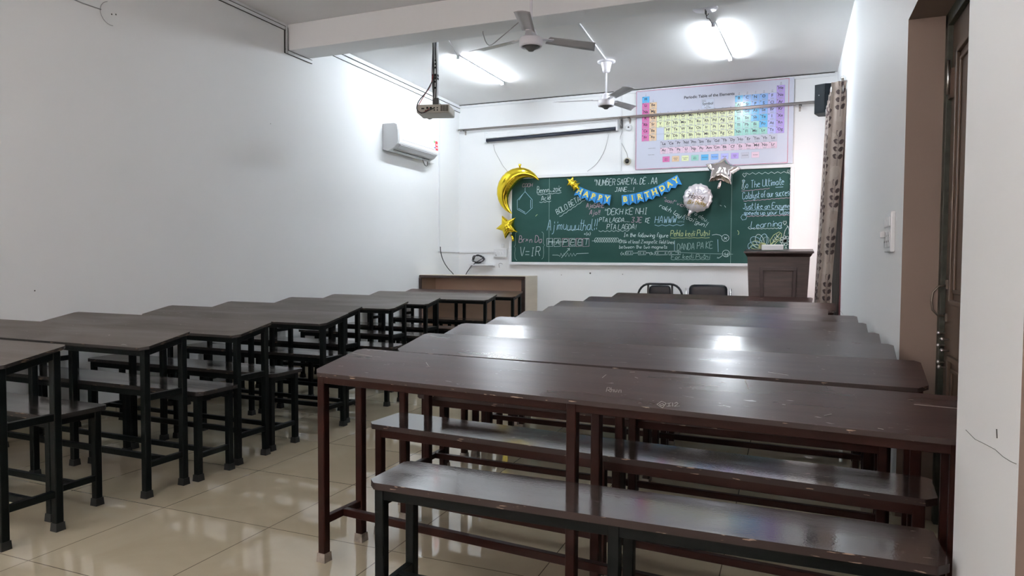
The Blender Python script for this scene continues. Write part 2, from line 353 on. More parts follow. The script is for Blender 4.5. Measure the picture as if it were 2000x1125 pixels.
CHALK_LINES = [
 ('b',[(-3.662,2.281),(-3.662,2.219)]),
 ('b',[(-3.662,2.219),(-3.549,2.097),(-3.548,1.978),(-3.652,1.89),(-3.784,1.963),(-3.785,2.096),(-3.662,2.219)]),
 ('b',[(-3.692,2.189),(-3.759,2.098)]),
 ('b',[(-3.574,2.097),(-3.573,1.976)]),
 ('b',[(-3.766,1.976),(-3.657,1.913)]),
 ('w',[(-3.468,2.173),(-3.421,2.164),(-3.375,2.177),(-3.329,2.168),(-3.283,2.181),(-3.238,2.172),(-3.192,2.185),(-3.147,2.176),(-3.102,2.189)]),
 ('w',[(-3.437,2.061),(-3.407,2.052),(-3.377,2.064),(-3.347,2.055),(-3.317,2.067),(-3.287,2.058),(-3.258,2.07)]),
 ('w',[(-3.128,1.844),(-3.094,1.852),(-3.06,1.887),(-3.026,1.895),(-2.992,1.93),(-2.958,1.937),(-2.924,1.972),(-2.891,1.979),(-2.857,2.014),(-2.824,2.021),(-2.791,2.056),(-2.757,2.063),(-2.724,2.097)]),
 ('w',[(-2.545,1.633),(-2.513,1.617),(-2.482,1.633),(-2.45,1.617),(-2.419,1.633),(-2.388,1.617),(-2.357,1.634),(-2.325,1.618),(-2.294,1.634),(-2.263,1.618),(-2.232,1.634),(-2.201,1.618),(-2.171,1.634),(-2.14,1.619),(-2.109,1.635)]),
 ('w',[(-3.018,1.651),(-2.991,1.646),(-2.964,1.651),(-2.937,1.646),(-2.911,1.652),(-2.884,1.647),(-2.857,1.653),(-2.831,1.648),(-2.804,1.654)]),
 ('w',[(-3.318,1.527),(-3.227,1.529),(-3.226,1.415),(-3.317,1.41),(-3.318,1.527)]),
 ('w',[(-3.205,1.526),(-3.111,1.528),(-3.11,1.415),(-3.204,1.41),(-3.205,1.526)]),
 ('p',[(-3.082,1.525),(-2.988,1.527),(-2.987,1.415),(-3.081,1.41),(-3.082,1.525)]),
 ('w',[(-2.974,1.524),(-2.888,1.526),(-2.887,1.414),(-2.973,1.409),(-2.974,1.524)]),
 ('p',[(-2.874,1.524),(-2.793,1.526),(-2.792,1.414),(-2.873,1.409),(-2.874,1.524)]),
 ('p',[(-2.775,1.523),(-2.683,1.525),(-2.682,1.414),(-2.774,1.409),(-2.775,1.523)]),
 ('w',[(-3.285,1.477),(-3.024,1.479)]),
 ('w',[(-2.641,1.489),(-2.599,1.489),(-2.58,1.501),(-2.58,1.482),(-2.586,1.47),(-2.595,1.471),(-2.602,1.482),(-2.602,1.502),(-2.595,1.521),(-2.582,1.532),(-2.567,1.532),(-2.554,1.52),(-2.547,1.5),(-2.547,1.482),(-2.553,1.47),(-2.562,1.471),(-2.568,1.483),(-2.569,1.502),(-2.562,1.521),(-2.548,1.532),(-2.533,1.531),(-2.52,1.519),(-2.513,1.5),(-2.514,1.481),(-2.52,1.47),(-2.529,1.471),(-2.535,1.483),(-2.535,1.502),(-2.528,1.521),(-2.515,1.532),(-2.5,1.531),(-2.487,1.518),(-2.48,1.499),(-2.481,1.48),(-2.488,1.469),(-2.496,1.471),(-2.502,1.483),(-2.502,1.503),(-2.495,1.521),(-2.481,1.532),(-2.466,1.53),(-2.454,1.518),(-2.447,1.498),(-2.448,1.48),(-2.455,1.469),(-2.463,1.471),(-2.469,1.484),(-2.469,1.503),(-2.461,1.521),(-2.448,1.532),(-2.433,1.53),(-2.42,1.517),(-2.414,1.497),(-2.415,1.479),(-2.422,1.469),(-2.431,1.471),(-2.436,1.484),(-2.436,1.503),(-2.428,1.522),(-2.415,1.532),(-2.4,1.53),(-2.387,1.516),(-2.381,1.497),(-2.383,1.479),(-2.389,1.469),(-2.398,1.471),(-2.404,1.484),(-2.403,1.504),(-2.395,1.522),(-2.382,1.531),(-2.366,1.529),(-2.354,1.516),(-2.348,1.496),(-2.35,1.478),(-2.357,1.468),(-2.365,1.471),(-2.371,1.484),(-2.37,1.504),(-2.362,1.522),(-2.348,1.531),(-2.333,1.529),(-2.321,1.515),(-2.316,1.495),(-2.317,1.477),(-2.324,1.468),(-2.333,1.471),(-2.338,1.485),(-2.337,1.504),(-2.329,1.522),(-2.315,1.531),(-2.3,1.528),(-2.289,1.514),(-2.283,1.495),(-2.285,1.477),(-2.292,1.468),(-2.301,1.471),(-2.306,1.485),(-2.305,1.505),(-2.296,1.522),(-2.282,1.531),(-2.268,1.528),(-2.256,1.513),(-2.251,1.494),(-2.253,1.476),(-2.26,1.468),(-2.268,1.471),(-2.273,1.485),(-2.222,1.495),(-2.148,1.494)]),
 ('w',[(-3.232,1.287),(-3.145,1.287),(-3.116,1.269),(-3.102,1.315),(-3.072,1.266),(-3.054,1.315),(-3.029,1.264),(-3.001,1.319),(-2.979,1.267),(-2.953,1.315),(-2.933,1.27),(-2.91,1.315),(-2.886,1.274),(-2.865,1.308),(-2.688,1.315)]),
 ('w',[(-3.094,1.246),(-2.973,1.383)]),
 ('w',[(-3.006,1.379),(-2.971,1.385),(-2.977,1.352)]),
 ('g',[(-3.787,1.632),(-3.81,1.604),(-3.809,1.505),(-3.812,1.434),(-3.831,1.413),(-3.811,1.392),(-3.823,1.307),(-3.815,1.236),(-3.784,1.205)]),
 ('g',[(-3.397,1.627),(-3.372,1.606),(-3.371,1.502),(-3.37,1.453),(-3.351,1.433),(-3.37,1.412),(-3.365,1.321),(-3.372,1.252),(-3.394,1.227)]),
 ('w',[(-2.149,1.342),(-2.055,1.345),(-2.054,1.296),(-2.148,1.293),(-2.149,1.342)]),
 ('w',[(-1.979,1.342),(-1.873,1.344),(-1.873,1.296),(-1.978,1.293),(-1.979,1.342)]),
 ('w',[(-1.738,1.342),(-1.576,1.344),(-1.576,1.296),(-1.737,1.293),(-1.738,1.342)]),
 ('w',[(-1.561,1.342),(-1.404,1.344),(-1.403,1.297),(-1.56,1.294),(-1.561,1.342)]),
 ('w',[(-2.052,1.315),(-1.979,1.319)]),
 ('w',[(-1.873,1.319),(-1.82,1.32)]),
 ('w',[(-1.873,1.322),(-1.823,1.322)]),
 ('w',[(-2.132,1.306),(-2.132,1.329),(-2.116,1.306),(-2.116,1.329)]),
 ('w',[(-1.959,1.306),(-1.959,1.329),(-1.943,1.306),(-1.943,1.329)]),
 ('w',[(-1.718,1.307),(-1.718,1.329),(-1.703,1.307),(-1.703,1.329)]),
 ('w',[(-1.537,1.307),(-1.538,1.329),(-1.522,1.307),(-1.522,1.329)]),
 ('w',[(-2.073,1.329),(-2.092,1.325),(-2.073,1.313),(-2.092,1.306)]),
 ('w',[(-1.894,1.329),(-1.913,1.325),(-1.894,1.313),(-1.912,1.306)]),
 ('w',[(-1.597,1.329),(-1.615,1.325),(-1.597,1.313),(-1.615,1.307)]),
 ('w',[(-1.424,1.329),(-1.442,1.325),(-1.424,1.313),(-1.442,1.307)]),
 ('b',[(-1.756,1.702),(-1.706,1.687),(-1.656,1.702),(-1.607,1.687),(-1.558,1.702),(-1.508,1.687),(-1.46,1.703),(-1.411,1.687),(-1.363,1.703)]),
 ('y',[(-1.541,1.526),(-1.488,1.52),(-1.436,1.525),(-1.384,1.52),(-1.332,1.525),(-1.281,1.52),(-1.229,1.525),(-1.178,1.52),(-1.128,1.525),(-1.077,1.519),(-1.026,1.524)]),
 ('g',[(-1.53,1.232),(-1.497,1.224),(-1.464,1.232),(-1.432,1.225),(-1.399,1.233),(-1.367,1.226),(-1.335,1.234),(-1.302,1.226),(-1.27,1.235),(-1.238,1.227),(-1.206,1.235),(-1.174,1.228),(-1.142,1.236),(-1.11,1.229),(-1.079,1.237),(-1.047,1.23),(-1.016,1.238)]),
 ('b',[(-1.486,1.488),(-1.484,1.348)]),
 ('b',[(-0.921,1.499),(-0.913,1.335)]),
 ('w',[(-0.78,1.517),(-0.782,1.502),(-0.79,1.489),(-0.802,1.479),(-0.817,1.474),(-0.833,1.474),(-0.848,1.479),(-0.86,1.49),(-0.868,1.503),(-0.871,1.518),(-0.869,1.534),(-0.861,1.547),(-0.849,1.557),(-0.834,1.562),(-0.818,1.561),(-0.803,1.556),(-0.79,1.545),(-0.782,1.532),(-0.78,1.517)]),
 ('w',[(-0.768,1.313),(-0.77,1.297),(-0.778,1.284),(-0.79,1.274),(-0.805,1.269),(-0.821,1.269),(-0.836,1.274),(-0.848,1.284),(-0.857,1.298),(-0.859,1.313),(-0.857,1.328),(-0.849,1.342),(-0.837,1.351),(-0.822,1.357),(-0.806,1.356),(-0.791,1.351),(-0.778,1.341),(-0.77,1.327),(-0.768,1.312)]),
 ('w',[(-0.996,1.557),(-0.941,1.566),(-0.893,1.556),(-0.871,1.537)]),
 ('w',[(-0.918,1.259),(-0.9,1.253),(-0.858,1.287)]),
 ('g',[(-1.474,1.329),(-1.122,1.312),(-0.726,1.304)]),
 ('g',[(-0.918,1.266),(-0.927,1.253),(-0.906,1.247)]),
 ('y',[(-0.675,1.616),(-0.659,1.597),(-0.655,1.575),(-0.667,1.558)]),
 ('w',[(-0.578,2.361),(-0.539,2.339),(-0.501,2.361),(-0.462,2.338),(-0.424,2.36),(-0.385,2.338),(-0.348,2.36),(-0.309,2.338),(-0.272,2.36),(-0.234,2.338),(-0.197,2.359),(-0.159,2.337),(-0.122,2.359),(-0.085,2.337),(-0.048,2.359)]),
 ('w',[(-0.6,2.306),(-0.625,2.342),(-0.611,2.361),(-0.601,2.346),(-0.587,2.36),(-0.577,2.337),(-0.6,2.306)]),
 ('w',[(-0.062,2.327),(-0.085,2.361),(-0.072,2.38),(-0.063,2.365),(-0.05,2.379),(-0.04,2.357),(-0.062,2.327)]),
 ('w',[(-0.099,1.677),(-0.122,1.711),(-0.109,1.73),(-0.1,1.716),(-0.086,1.73),(-0.077,1.708),(-0.099,1.677)]),
 ('w',[(-0.619,2.23),(-0.627,2.268),(-0.606,2.279),(-0.596,2.248),(-0.622,2.212),(-0.63,2.156),(-0.603,2.143),(-0.581,2.198)]),
 ('w',[(-0.051,2.33),(-0.037,2.295),(-0.049,2.262),(-0.035,2.228),(-0.048,2.194),(-0.034,2.16),(-0.047,2.127),(-0.033,2.092),(-0.045,2.059),(-0.031,2.025),(-0.044,1.991),(-0.03,1.957),(-0.043,1.923),(-0.029,1.889),(-0.041,1.855),(-0.027,1.821),(-0.04,1.787),(-0.026,1.753),(-0.039,1.719)]),
 ('p',[(-0.633,2.128),(-0.603,2.125),(-0.575,2.132),(-0.546,2.129),(-0.517,2.136),(-0.488,2.133),(-0.459,2.14),(-0.431,2.137),(-0.402,2.144),(-0.374,2.141),(-0.345,2.148),(-0.317,2.145),(-0.289,2.152)]),
 ('b',[(-0.22,2.161),(-0.129,2.163)]),
 ('p',[(-0.607,1.998),(-0.577,1.992),(-0.548,2.001),(-0.519,1.995),(-0.49,2.004),(-0.461,1.998),(-0.432,2.007),(-0.403,2.001),(-0.374,2.01),(-0.345,2.005),(-0.317,2.013),(-0.288,2.008),(-0.259,2.016),(-0.231,2.011),(-0.203,2.019),(-0.174,2.014),(-0.146,2.022),(-0.118,2.017),(-0.09,2.025),(-0.061,2.019),(-0.034,2.028)]),
 ('b',[(-0.587,1.885),(-0.552,1.875),(-0.517,1.884),(-0.482,1.874),(-0.447,1.884),(-0.413,1.874),(-0.378,1.883),(-0.344,1.873),(-0.31,1.883),(-0.275,1.873),(-0.241,1.882),(-0.207,1.872),(-0.173,1.882),(-0.139,1.872),(-0.106,1.881),(-0.072,1.871),(-0.039,1.881)]),
 ('p',[(-0.562,1.802),(-0.535,1.793),(-0.508,1.803),(-0.481,1.793),(-0.454,1.804),(-0.427,1.794),(-0.4,1.804),(-0.373,1.794),(-0.347,1.805),(-0.32,1.795),(-0.294,1.805),(-0.267,1.796),(-0.241,1.806),(-0.214,1.796),(-0.188,1.806),(-0.162,1.797),(-0.136,1.807),(-0.109,1.797),(-0.083,1.807),(-0.057,1.798),(-0.031,1.808)]),
 ('b',[(-0.568,1.807),(-0.615,1.821),(-0.635,1.784),(-0.614,1.749),(-0.573,1.758),(-0.559,1.795)]),
 ('w',[(-0.535,1.638),(-0.512,1.629),(-0.49,1.639),(-0.467,1.629),(-0.444,1.639),(-0.421,1.63),(-0.399,1.64),(-0.376,1.63),(-0.354,1.64),(-0.331,1.631),(-0.309,1.641),(-0.286,1.631),(-0.264,1.641),(-0.241,1.632),(-0.219,1.642),(-0.197,1.632),(-0.175,1.642),(-0.152,1.633),(-0.13,1.643)]),
 ('w',[(-0.524,1.664),(-0.545,1.648),(-0.521,1.633)]),
 ('b',[(-0.367,1.397),(-0.375,1.374),(-0.395,1.356),(-0.425,1.345),(-0.458,1.344),(-0.492,1.351),(-0.519,1.368),(-0.537,1.389),(-0.542,1.414),(-0.534,1.437),(-0.514,1.455),(-0.484,1.466),(-0.45,1.467),(-0.417,1.459),(-0.39,1.443),(-0.372,1.421),(-0.367,1.397)]),
 ('b',[(-0.367,1.397),(-0.386,1.384),(-0.412,1.382),(-0.442,1.392),(-0.47,1.411),(-0.494,1.438),(-0.509,1.467),(-0.512,1.495),(-0.504,1.517),(-0.485,1.53),(-0.459,1.531),(-0.429,1.522),(-0.4,1.502),(-0.377,1.476),(-0.362,1.446),(-0.359,1.419),(-0.367,1.397)]),
 ('w',[(-0.367,1.397),(-0.387,1.396),(-0.408,1.408),(-0.427,1.431),(-0.442,1.461),(-0.45,1.493),(-0.45,1.524),(-0.441,1.547),(-0.426,1.56),(-0.406,1.56),(-0.385,1.548),(-0.366,1.526),(-0.351,1.496),(-0.343,1.463),(-0.343,1.433),(-0.352,1.41),(-0.367,1.397)]),
 ('b',[(-0.367,1.397),(-0.383,1.407),(-0.393,1.429),(-0.398,1.458),(-0.395,1.491),(-0.386,1.523),(-0.372,1.548),(-0.354,1.563),(-0.336,1.566),(-0.321,1.555),(-0.31,1.534),(-0.306,1.504),(-0.308,1.471),(-0.318,1.44),(-0.332,1.415),(-0.349,1.4),(-0.367,1.397)]),
 ('y',[(-0.367,1.397),(-0.378,1.387),(-0.396,1.383),(-0.418,1.386),(-0.441,1.397),(-0.462,1.413),(-0.476,1.431),(-0.482,1.45),(-0.48,1.465),(-0.468,1.476),(-0.45,1.48),(-0.428,1.476),(-0.405,1.465),(-0.385,1.45),(-0.371,1.431),(-0.364,1.413),(-0.367,1.397)]),
 ('y',[(-0.367,1.397),(-0.373,1.385),(-0.388,1.376),(-0.411,1.37),(-0.438,1.369),(-0.464,1.372),(-0.487,1.38),(-0.502,1.39),(-0.507,1.403),(-0.502,1.414),(-0.486,1.424),(-0.464,1.429),(-0.437,1.431),(-0.41,1.427),(-0.387,1.42),(-0.372,1.409),(-0.367,1.397)]),
 ('b',[(-0.367,1.397),(-0.369,1.377),(-0.382,1.356),(-0.407,1.338),(-0.438,1.325),(-0.471,1.32),(-0.502,1.322),(-0.524,1.333),(-0.536,1.349),(-0.534,1.369),(-0.52,1.39),(-0.496,1.408),(-0.464,1.421),(-0.431,1.427),(-0.401,1.424),(-0.378,1.413),(-0.367,1.397)]),
 ('g',[(-0.367,1.397),(-0.378,1.41),(-0.382,1.431),(-0.378,1.456),(-0.368,1.482),(-0.352,1.505),(-0.334,1.521),(-0.316,1.528),(-0.3,1.525),(-0.289,1.512),(-0.285,1.491),(-0.289,1.466),(-0.299,1.44),(-0.314,1.417),(-0.333,1.401),(-0.351,1.394),(-0.367,1.397)]),
 ('y',[(-0.348,1.409),(-0.352,1.399),(-0.365,1.396),(-0.376,1.403),(-0.376,1.416),(-0.365,1.424),(-0.35,1.422),(-0.343,1.409),(-0.35,1.396),(-0.366,1.392),(-0.38,1.402),(-0.38,1.418),(-0.366,1.429),(-0.347,1.425),(-0.339,1.409),(-0.347,1.392),(-0.367,1.388),(-0.384,1.4),(-0.384,1.42),(-0.367,1.433),(-0.344,1.428),(-0.334,1.408),(-0.345,1.388),(-0.369,1.384),(-0.388,1.399),(-0.388,1.423),(-0.367,1.437),(-0.341,1.431),(-0.33,1.407),(-0.343,1.384),(-0.371,1.38),(-0.393,1.398),(-0.392,1.426),(-0.367,1.442),(-0.338,1.433),(-0.325,1.406),(-0.341,1.381),(-0.372,1.376),(-0.397,1.397),(-0.395,1.428),(-0.367,1.446),(-0.334,1.436),(-0.321,1.405),(-0.339,1.377),(-0.374,1.372),(-0.402,1.396),(-0.399,1.431),(-0.367,1.45),(-0.33,1.439),(-0.317,1.404),(-0.337,1.373),(-0.377,1.368),(-0.406,1.395),(-0.402,1.434),(-0.367,1.455),(-0.327,1.441),(-0.312,1.403),(-0.335,1.368),(-0.379,1.364),(-0.411,1.395)]),
 ('y',[(-0.263,1.427),(-0.27,1.483),(-0.231,1.55),(-0.163,1.59),(-0.134,1.567),(-0.139,1.519),(-0.196,1.482),(-0.263,1.427)]),
 ('y',[(-0.258,1.434),(-0.152,1.574)]),
 ('w',[(-0.231,1.469),(-0.206,1.466)]),
 ('w',[(-0.231,1.469),(-0.236,1.501)]),
 ('w',[(-0.21,1.497),(-0.185,1.494)]),
 ('w',[(-0.21,1.497),(-0.215,1.529)]),
 ('w',[(-0.189,1.525),(-0.163,1.522)]),
 ('w',[(-0.189,1.525),(-0.194,1.557)]),
 ('y',[(-0.223,1.421),(-0.184,1.47),(-0.139,1.494)]),
 ('w',[(-0.091,1.476),(-0.09,1.484),(-0.084,1.492),(-0.075,1.498),(-0.064,1.502),(-0.052,1.502),(-0.041,1.5),(-0.033,1.494),(-0.029,1.487),(-0.03,1.479),(-0.036,1.471),(-0.045,1.464),(-0.056,1.461),(-0.068,1.46),(-0.079,1.463),(-0.087,1.468),(-0.091,1.476)]),
 ('w',[(-0.091,1.476),(-0.095,1.482),(-0.097,1.492),(-0.095,1.503),(-0.089,1.515),(-0.081,1.524),(-0.072,1.531),(-0.063,1.533),(-0.056,1.53),(-0.051,1.523),(-0.05,1.514),(-0.052,1.502),(-0.057,1.491),(-0.065,1.481),(-0.074,1.475),(-0.083,1.473),(-0.091,1.476)]),
 ('w',[(-0.091,1.476),(-0.098,1.477),(-0.106,1.483),(-0.112,1.493),(-0.116,1.505),(-0.116,1.518),(-0.114,1.53),(-0.109,1.538),(-0.103,1.542),(-0.095,1.54),(-0.088,1.534),(-0.081,1.524),(-0.078,1.512),(-0.077,1.499),(-0.079,1.488),(-0.084,1.479),(-0.091,1.476)]),
 ('w',[(-0.091,1.476),(-0.097,1.471),(-0.106,1.469),(-0.117,1.472),(-0.127,1.478),(-0.136,1.487),(-0.143,1.497),(-0.145,1.506),(-0.143,1.514),(-0.136,1.519),(-0.127,1.521),(-0.117,1.518),(-0.106,1.512),(-0.097,1.503),(-0.091,1.493),(-0.088,1.483),(-0.091,1.476)]),
 ('w',[(-0.091,1.476),(-0.091,1.467),(-0.097,1.459),(-0.106,1.453),(-0.117,1.449),(-0.13,1.449),(-0.14,1.451),(-0.148,1.457),(-0.152,1.464),(-0.151,1.472),(-0.146,1.48),(-0.136,1.487),(-0.125,1.49),(-0.113,1.491),(-0.102,1.488),(-0.094,1.483),(-0.091,1.476)]),
 ('w',[(-0.091,1.476),(-0.086,1.469),(-0.084,1.459),(-0.086,1.448),(-0.092,1.436),(-0.1,1.427),(-0.109,1.42),(-0.118,1.418),(-0.125,1.421),(-0.13,1.427),(-0.132,1.437),(-0.129,1.449),(-0.124,1.46),(-0.116,1.47),(-0.107,1.476),(-0.098,1.478),(-0.091,1.476)]),
 ('w',[(-0.091,1.476),(-0.083,1.474),(-0.075,1.468),(-0.069,1.458),(-0.066,1.446),(-0.065,1.433),(-0.067,1.422),(-0.072,1.413),(-0.078,1.409),(-0.086,1.411),(-0.094,1.417),(-0.1,1.427),(-0.103,1.439),(-0.104,1.452),(-0.102,1.463),(-0.097,1.472),(-0.091,1.476)]),
 ('w',[(-0.091,1.476),(-0.084,1.481),(-0.075,1.482),(-0.065,1.479),(-0.054,1.473),(-0.045,1.464),(-0.039,1.454),(-0.037,1.445),(-0.039,1.437),(-0.045,1.432),(-0.054,1.431),(-0.065,1.433),(-0.075,1.439),(-0.084,1.448),(-0.091,1.458),(-0.093,1.468),(-0.091,1.476)]),
 ('w',[(-0.087,1.476),(-0.088,1.472),(-0.092,1.472),(-0.095,1.475),(-0.094,1.479),(-0.089,1.481),(-0.085,1.477),(-0.086,1.471),(-0.091,1.469),(-0.096,1.473),(-0.096,1.48),(-0.091,1.483),(-0.084,1.48),(-0.083,1.472),(-0.089,1.467),(-0.097,1.47),(-0.099,1.478),(-0.093,1.485),(-0.084,1.483),(-0.081,1.474),(-0.086,1.465),(-0.096,1.466),(-0.101,1.476),(-0.097,1.486),(-0.086,1.487),(-0.079,1.477),(-0.082,1.465),(-0.094,1.463),(-0.103,1.472),(-0.101,1.485),(-0.089,1.49),(-0.078,1.482),(-0.078,1.467),(-0.09,1.46),(-0.103,1.467),(-0.105,1.483),(-0.093,1.492),(-0.079,1.487),(-0.075,1.47),(-0.086,1.458),(-0.102,1.462),(-0.108,1.479),(-0.098,1.493),(-0.081,1.492),(-0.072,1.475),(-0.08,1.458),(-0.098,1.457),(-0.11,1.473),(-0.104,1.492),(-0.085,1.496)]),
 ('w',[(-0.063,1.664),(-0.095,1.603),(-0.106,1.549)]),
 ('w',[(-0.057,1.664),(-0.048,1.603),(-0.055,1.56)]),
 ('w',[(-0.074,1.676),(-0.039,1.603),(-0.029,1.554)]),
 ('w',[(-0.08,1.396),(-0.091,1.378),(-0.079,1.362),(-0.066,1.378),(-0.08,1.396)]),
 ('w',[(-1.367,1.817),(-1.342,1.836)]),
 ('w',[(-0.902,1.952),(-0.881,1.939)]),
 ('w',[(-0.845,1.945),(-0.826,1.919)]),
 ('y',[(-3.495,1.854),(-3.48,1.872),(-3.465,1.879)]),
]
# ================================================================== the room
f = MB().box(XL-.2, XR+.9, YB-.2, YF+.2, -.12, 0, M_FLOOR); struct(f, 'floor')
f = MB().box(XL-.2, XR+.9, YB-.2, YF+.2, H, H+.15, M_CEIL); struct(f, 'ceiling')
f = MB().box(XL-.2, XP+.3, 5.656, 5.972, 3.31, H, M_WALL); struct(f, 'trim_1', bevel=.006)
f = MB().box(XL-.2, XL, YB, YF, 0, H, M_WALL)
struct(f, 'wall_left')
f = MB().box(XL-.2, XR+.5, YF, YF+.2, 0, H, M_WALL); struct(f, 'wall_front')
# right wall: far stretch with window hole, lintel over the door, near pilaster, second opening
D1a, D1b, D2a, D2b, HD = 1.95, 3.668, .25, 1.457, 2.32
WY0, WY1, WZ0, WZ1 = 7.97, 9.22, .55, 2.86
R = MB()
R.box(XR, XR+.24, D1b, WY0, 0, H, M_WALL, {'-y': M_REVEAL})
R.box(XR, XR+.24, WY1, YF, 0, H, M_WALL)
R.box(XR, XR+.24, WY0, WY1, 0, WZ0, M_WALL)
R.box(XR, XR+.24, WY0, WY1, WZ1, H, M_WALL)
R.box(XR, XR+.24, D1a, D1b, HD, H, M_WALL, {'-z': M_REVEAL})
R.box(XP, XR+.24, D2b, D1a, 0, H, M_WALL, {'-y': M_REVEAL, '+y': M_REVEAL})
R.box(XP, XR+.24, D2a, D2b, HD, H, M_WALL, {'-z': M_REVEAL})
R.box(XP, XR+.24, YB, D2a, 0, H, M_WALL, {'+y': M_REVEAL})
struct(R, 'wall_right')
# back wall; its two unseen windows are added to let in fill daylight
B = MB()
for x0, x1 in ((XL, -3.9), (-2.1, -1.8), (0.0, XP)): B.box(x0, x1, YB-.2, YB, 0, H, M_WALL)
for x0, x1 in ((-3.9, -2.1), (-1.8, 0.0)):
    B.box(x0, x1, YB-.2, YB, 0, 1.3, M_WALL); B.box(x0, x1, YB-.2, YB, 2.6, H, M_WALL)
struct(B, 'wall_back')
for i, (x0, x1) in enumerate(((-3.9, -2.1), (-1.8, 0.0))):
    w = MB()
    for a in (x0+.02, (x0+x1)/2, x1-.02): w.box(a-.02, a+.02, YB-.12, YB-.08, 1.3, 2.6, M_DOOR)
    for z in (1.32, 2.58): w.box(x0, x1, YB-.12, YB-.08, z-.02, z+.02, M_DOOR)
    wo = struct(w, 'window_%d' % (i+2))  # added rear window, out of view, lights the near half
    MB().box(x0, x1, YB-.102, YB-.098, 1.32, 2.58, M_GLASS).build('glass_pane', wo)
# front-right window
w = MB()
for y in (WY0+.025, (WY0+WY1)/2, WY1-.025): w.box(XR+.12, XR+.17, y-.025, y+.025, WZ0, WZ1, M_REDLAM)
for z in (WZ0+.025, 1.95, WZ1-.025): w.box(XR+.12, XR+.17, WY0, WY1, z-.025, z+.025, M_REDLAM)
w.box(XR-.012, XR+.03, WY0-.035, WY0+.012, WZ0-.4, WZ1+.02, M_REDLAM)
wo = struct(w, 'window_1')
MB().box(XR+.143, XR+.147, WY0+.03, WY1-.03, WZ0+.03, WZ1-.03, M_GLASS).build('glass_pane', wo)
# open shutter leaf standing into the room beside the curtain
sh = thing('window_shutter', 'black-green grooved shutter leaf standing open between the patterned curtain and the right wall', 'shutter', (XR-.015, 8.02, WZ0))
q = MB().box(-.066, .035, 0, .035, WZ0*0-.0, 2.15, M_SHUT)
for k in range(4): q.box(-.060+k*.022, -.051+k*.022, -.006, 0, .04, 2.1, M_SHUT)
q.build('leaf_panel', sh)

# baseboard tiles
struct(MB().box(XL, XL+.012, YB, YF, 0, .10, M_FLOOR), 'baseboard_left')
struct(MB().box(XL+.012, XR, YF-.012, YF, 0, .10, M_FLOOR), 'baseboard_front')
R = MB(); R.box(XR-.012, XR, D1b, WY0, 0, .10, M_FLOOR); struct(R, 'baseboard_right')

# wall trunking (PVC casing) along the ceiling edge, around the beam and down
def casing(mb, a, b, w=.03, d=.016): mb.bar(a, b, d, w, M_TRIM, up=(1,0,0) if abs(a[2]-b[2]) > abs(a[1]-b[1])+abs(a[0]-b[0]) else (0,0,1))
c = MB(); x = XL+.008
casing(c, (x, 0, H-.055), (x, 5.62, H-.055)); casing(c, (x, 5.62, H-.04), (x, 5.62, 3.28)); casing(c, (x, 5.605, 3.29), (x, 6.02, 3.29))
for s in (-.019, .019):
    c.bar((x+.003, 0, H-.055+s), (x+.003, 5.61, H-.055+s), .012, .003, M_DARKLINE)
    c.bar((x+.003, 5.605, 3.29+s), (x+.003, 6.02, 3.29+s), .012, .003, M_DARKLINE)
    c.box(x-.006, x+.009, 5.62+s-.0015, 5.62+s+.0015, 3.27, H-.04, M_DARKLINE)
struct(c, 'trim_2')
c = MB(); casing(c, (x, 5.98, H-.03), (x, YF, H-.03), .035); casing(c, (x, 5.98, H-.10), (x, YF, H-.10), .022)
c.bar((x+.004, 5.98, H-.055), (x+.004, YF, H-.055), .010, .003, M_DARKLINE); c.bar((x+.004, 5.98, H-.114), (x+.004, YF, H-.114), .010, .003, M_DARKLINE)
struct(c, 'trim_3')
c = MB(); c.box(XL, XR-.02, YF-.016, YF, H-.05, H-.014, M_TRIM); c.box(XL, XR-.03, YF-.018, YF, H-.010, H-.004, M_DARKLINE)
struct(c, 'trim_4')
# vertical conduit on left wall + horizontal trunk to the switches
c = MB(); c.box(XL, XL+.016, 8.845, 8.875, 1.33, H-.12, M_TRIM)
struct(c, 'trim_5')
c = MB(); c.box(XL, XL+.014, 8.86, YF, 1.325, 1.35, M_TRIM); c.box(XL, -4.165, YF-.014, YF, 1.32, 1.345, M_TRIM); struct(c, 'trim_6')
c = MB(); c.box(-2.255, -2.235, YF-.012, YF, 2.46, H-.05, M_TRIM); struct(c, 'trim_7')

# doors in the right wall
def door(name, y0, y1, zt, knob=True):
    X0 = XR+.171; d = MB()
    d.box(X0, X0+.05, y0, y1, 0, zt, M_DOOR)
    # dark frame strip at the far jamb and head
    d.box(X0-.022, X0+.02, y1-.05, y1, 0, zt, M_DOORFRAME); d.box(X0-.022, X0+.02, y0, y1, zt-.06, zt, M_DOORFRAME)
    # raised panel mouldings
    for za, zb in ((.12, .80), (1.02, zt-.20)):
        ya, yb = y0+.16, y1-.19
        for o, t, h in ((0, .022, .016), (.05, .016, .010)):
            d.box(X0-h, X0, ya+o, ya+o+t, za+o, zb-o, M_DOOR); d.box(X0-h, X0, yb-o-t, yb-o, za+o, zb-o, M_DOOR)
            d.box(X0-h, X0, ya+o, yb-o, za+o, za+o+t, M_DOOR); d.box(X0-h, X0, ya+o, yb-o, zb-o-t, zb-o, M_DOOR)
    do = struct(d, name, bevel=.003)
    return do, X0
M_HAND = mat('tarnished_handle', (.20, .17, .14), .4, .6)
do, X0 = door('door_1', D1a, D1b, HD)
hd = MB(); hy = D1b-.085
pts = [(X0-.002, hy, 1.10), (X0-.035, hy, 1.095), (X0-.055, hy, 1.07), (X0-.06, hy, 1.03), (X0-.055, hy, .99), (X0-.035, hy, .967), (X0-.002, hy, .962)]
hd.tube(pts, .005, M_HAND, 8); hd.box(X0-.008, X0, hy-.014, hy+.014, 1.085, 1.125, M_HAND); hd.box(X0-.008, X0, hy-.014, hy+.014, .94, .975, M_HAND)
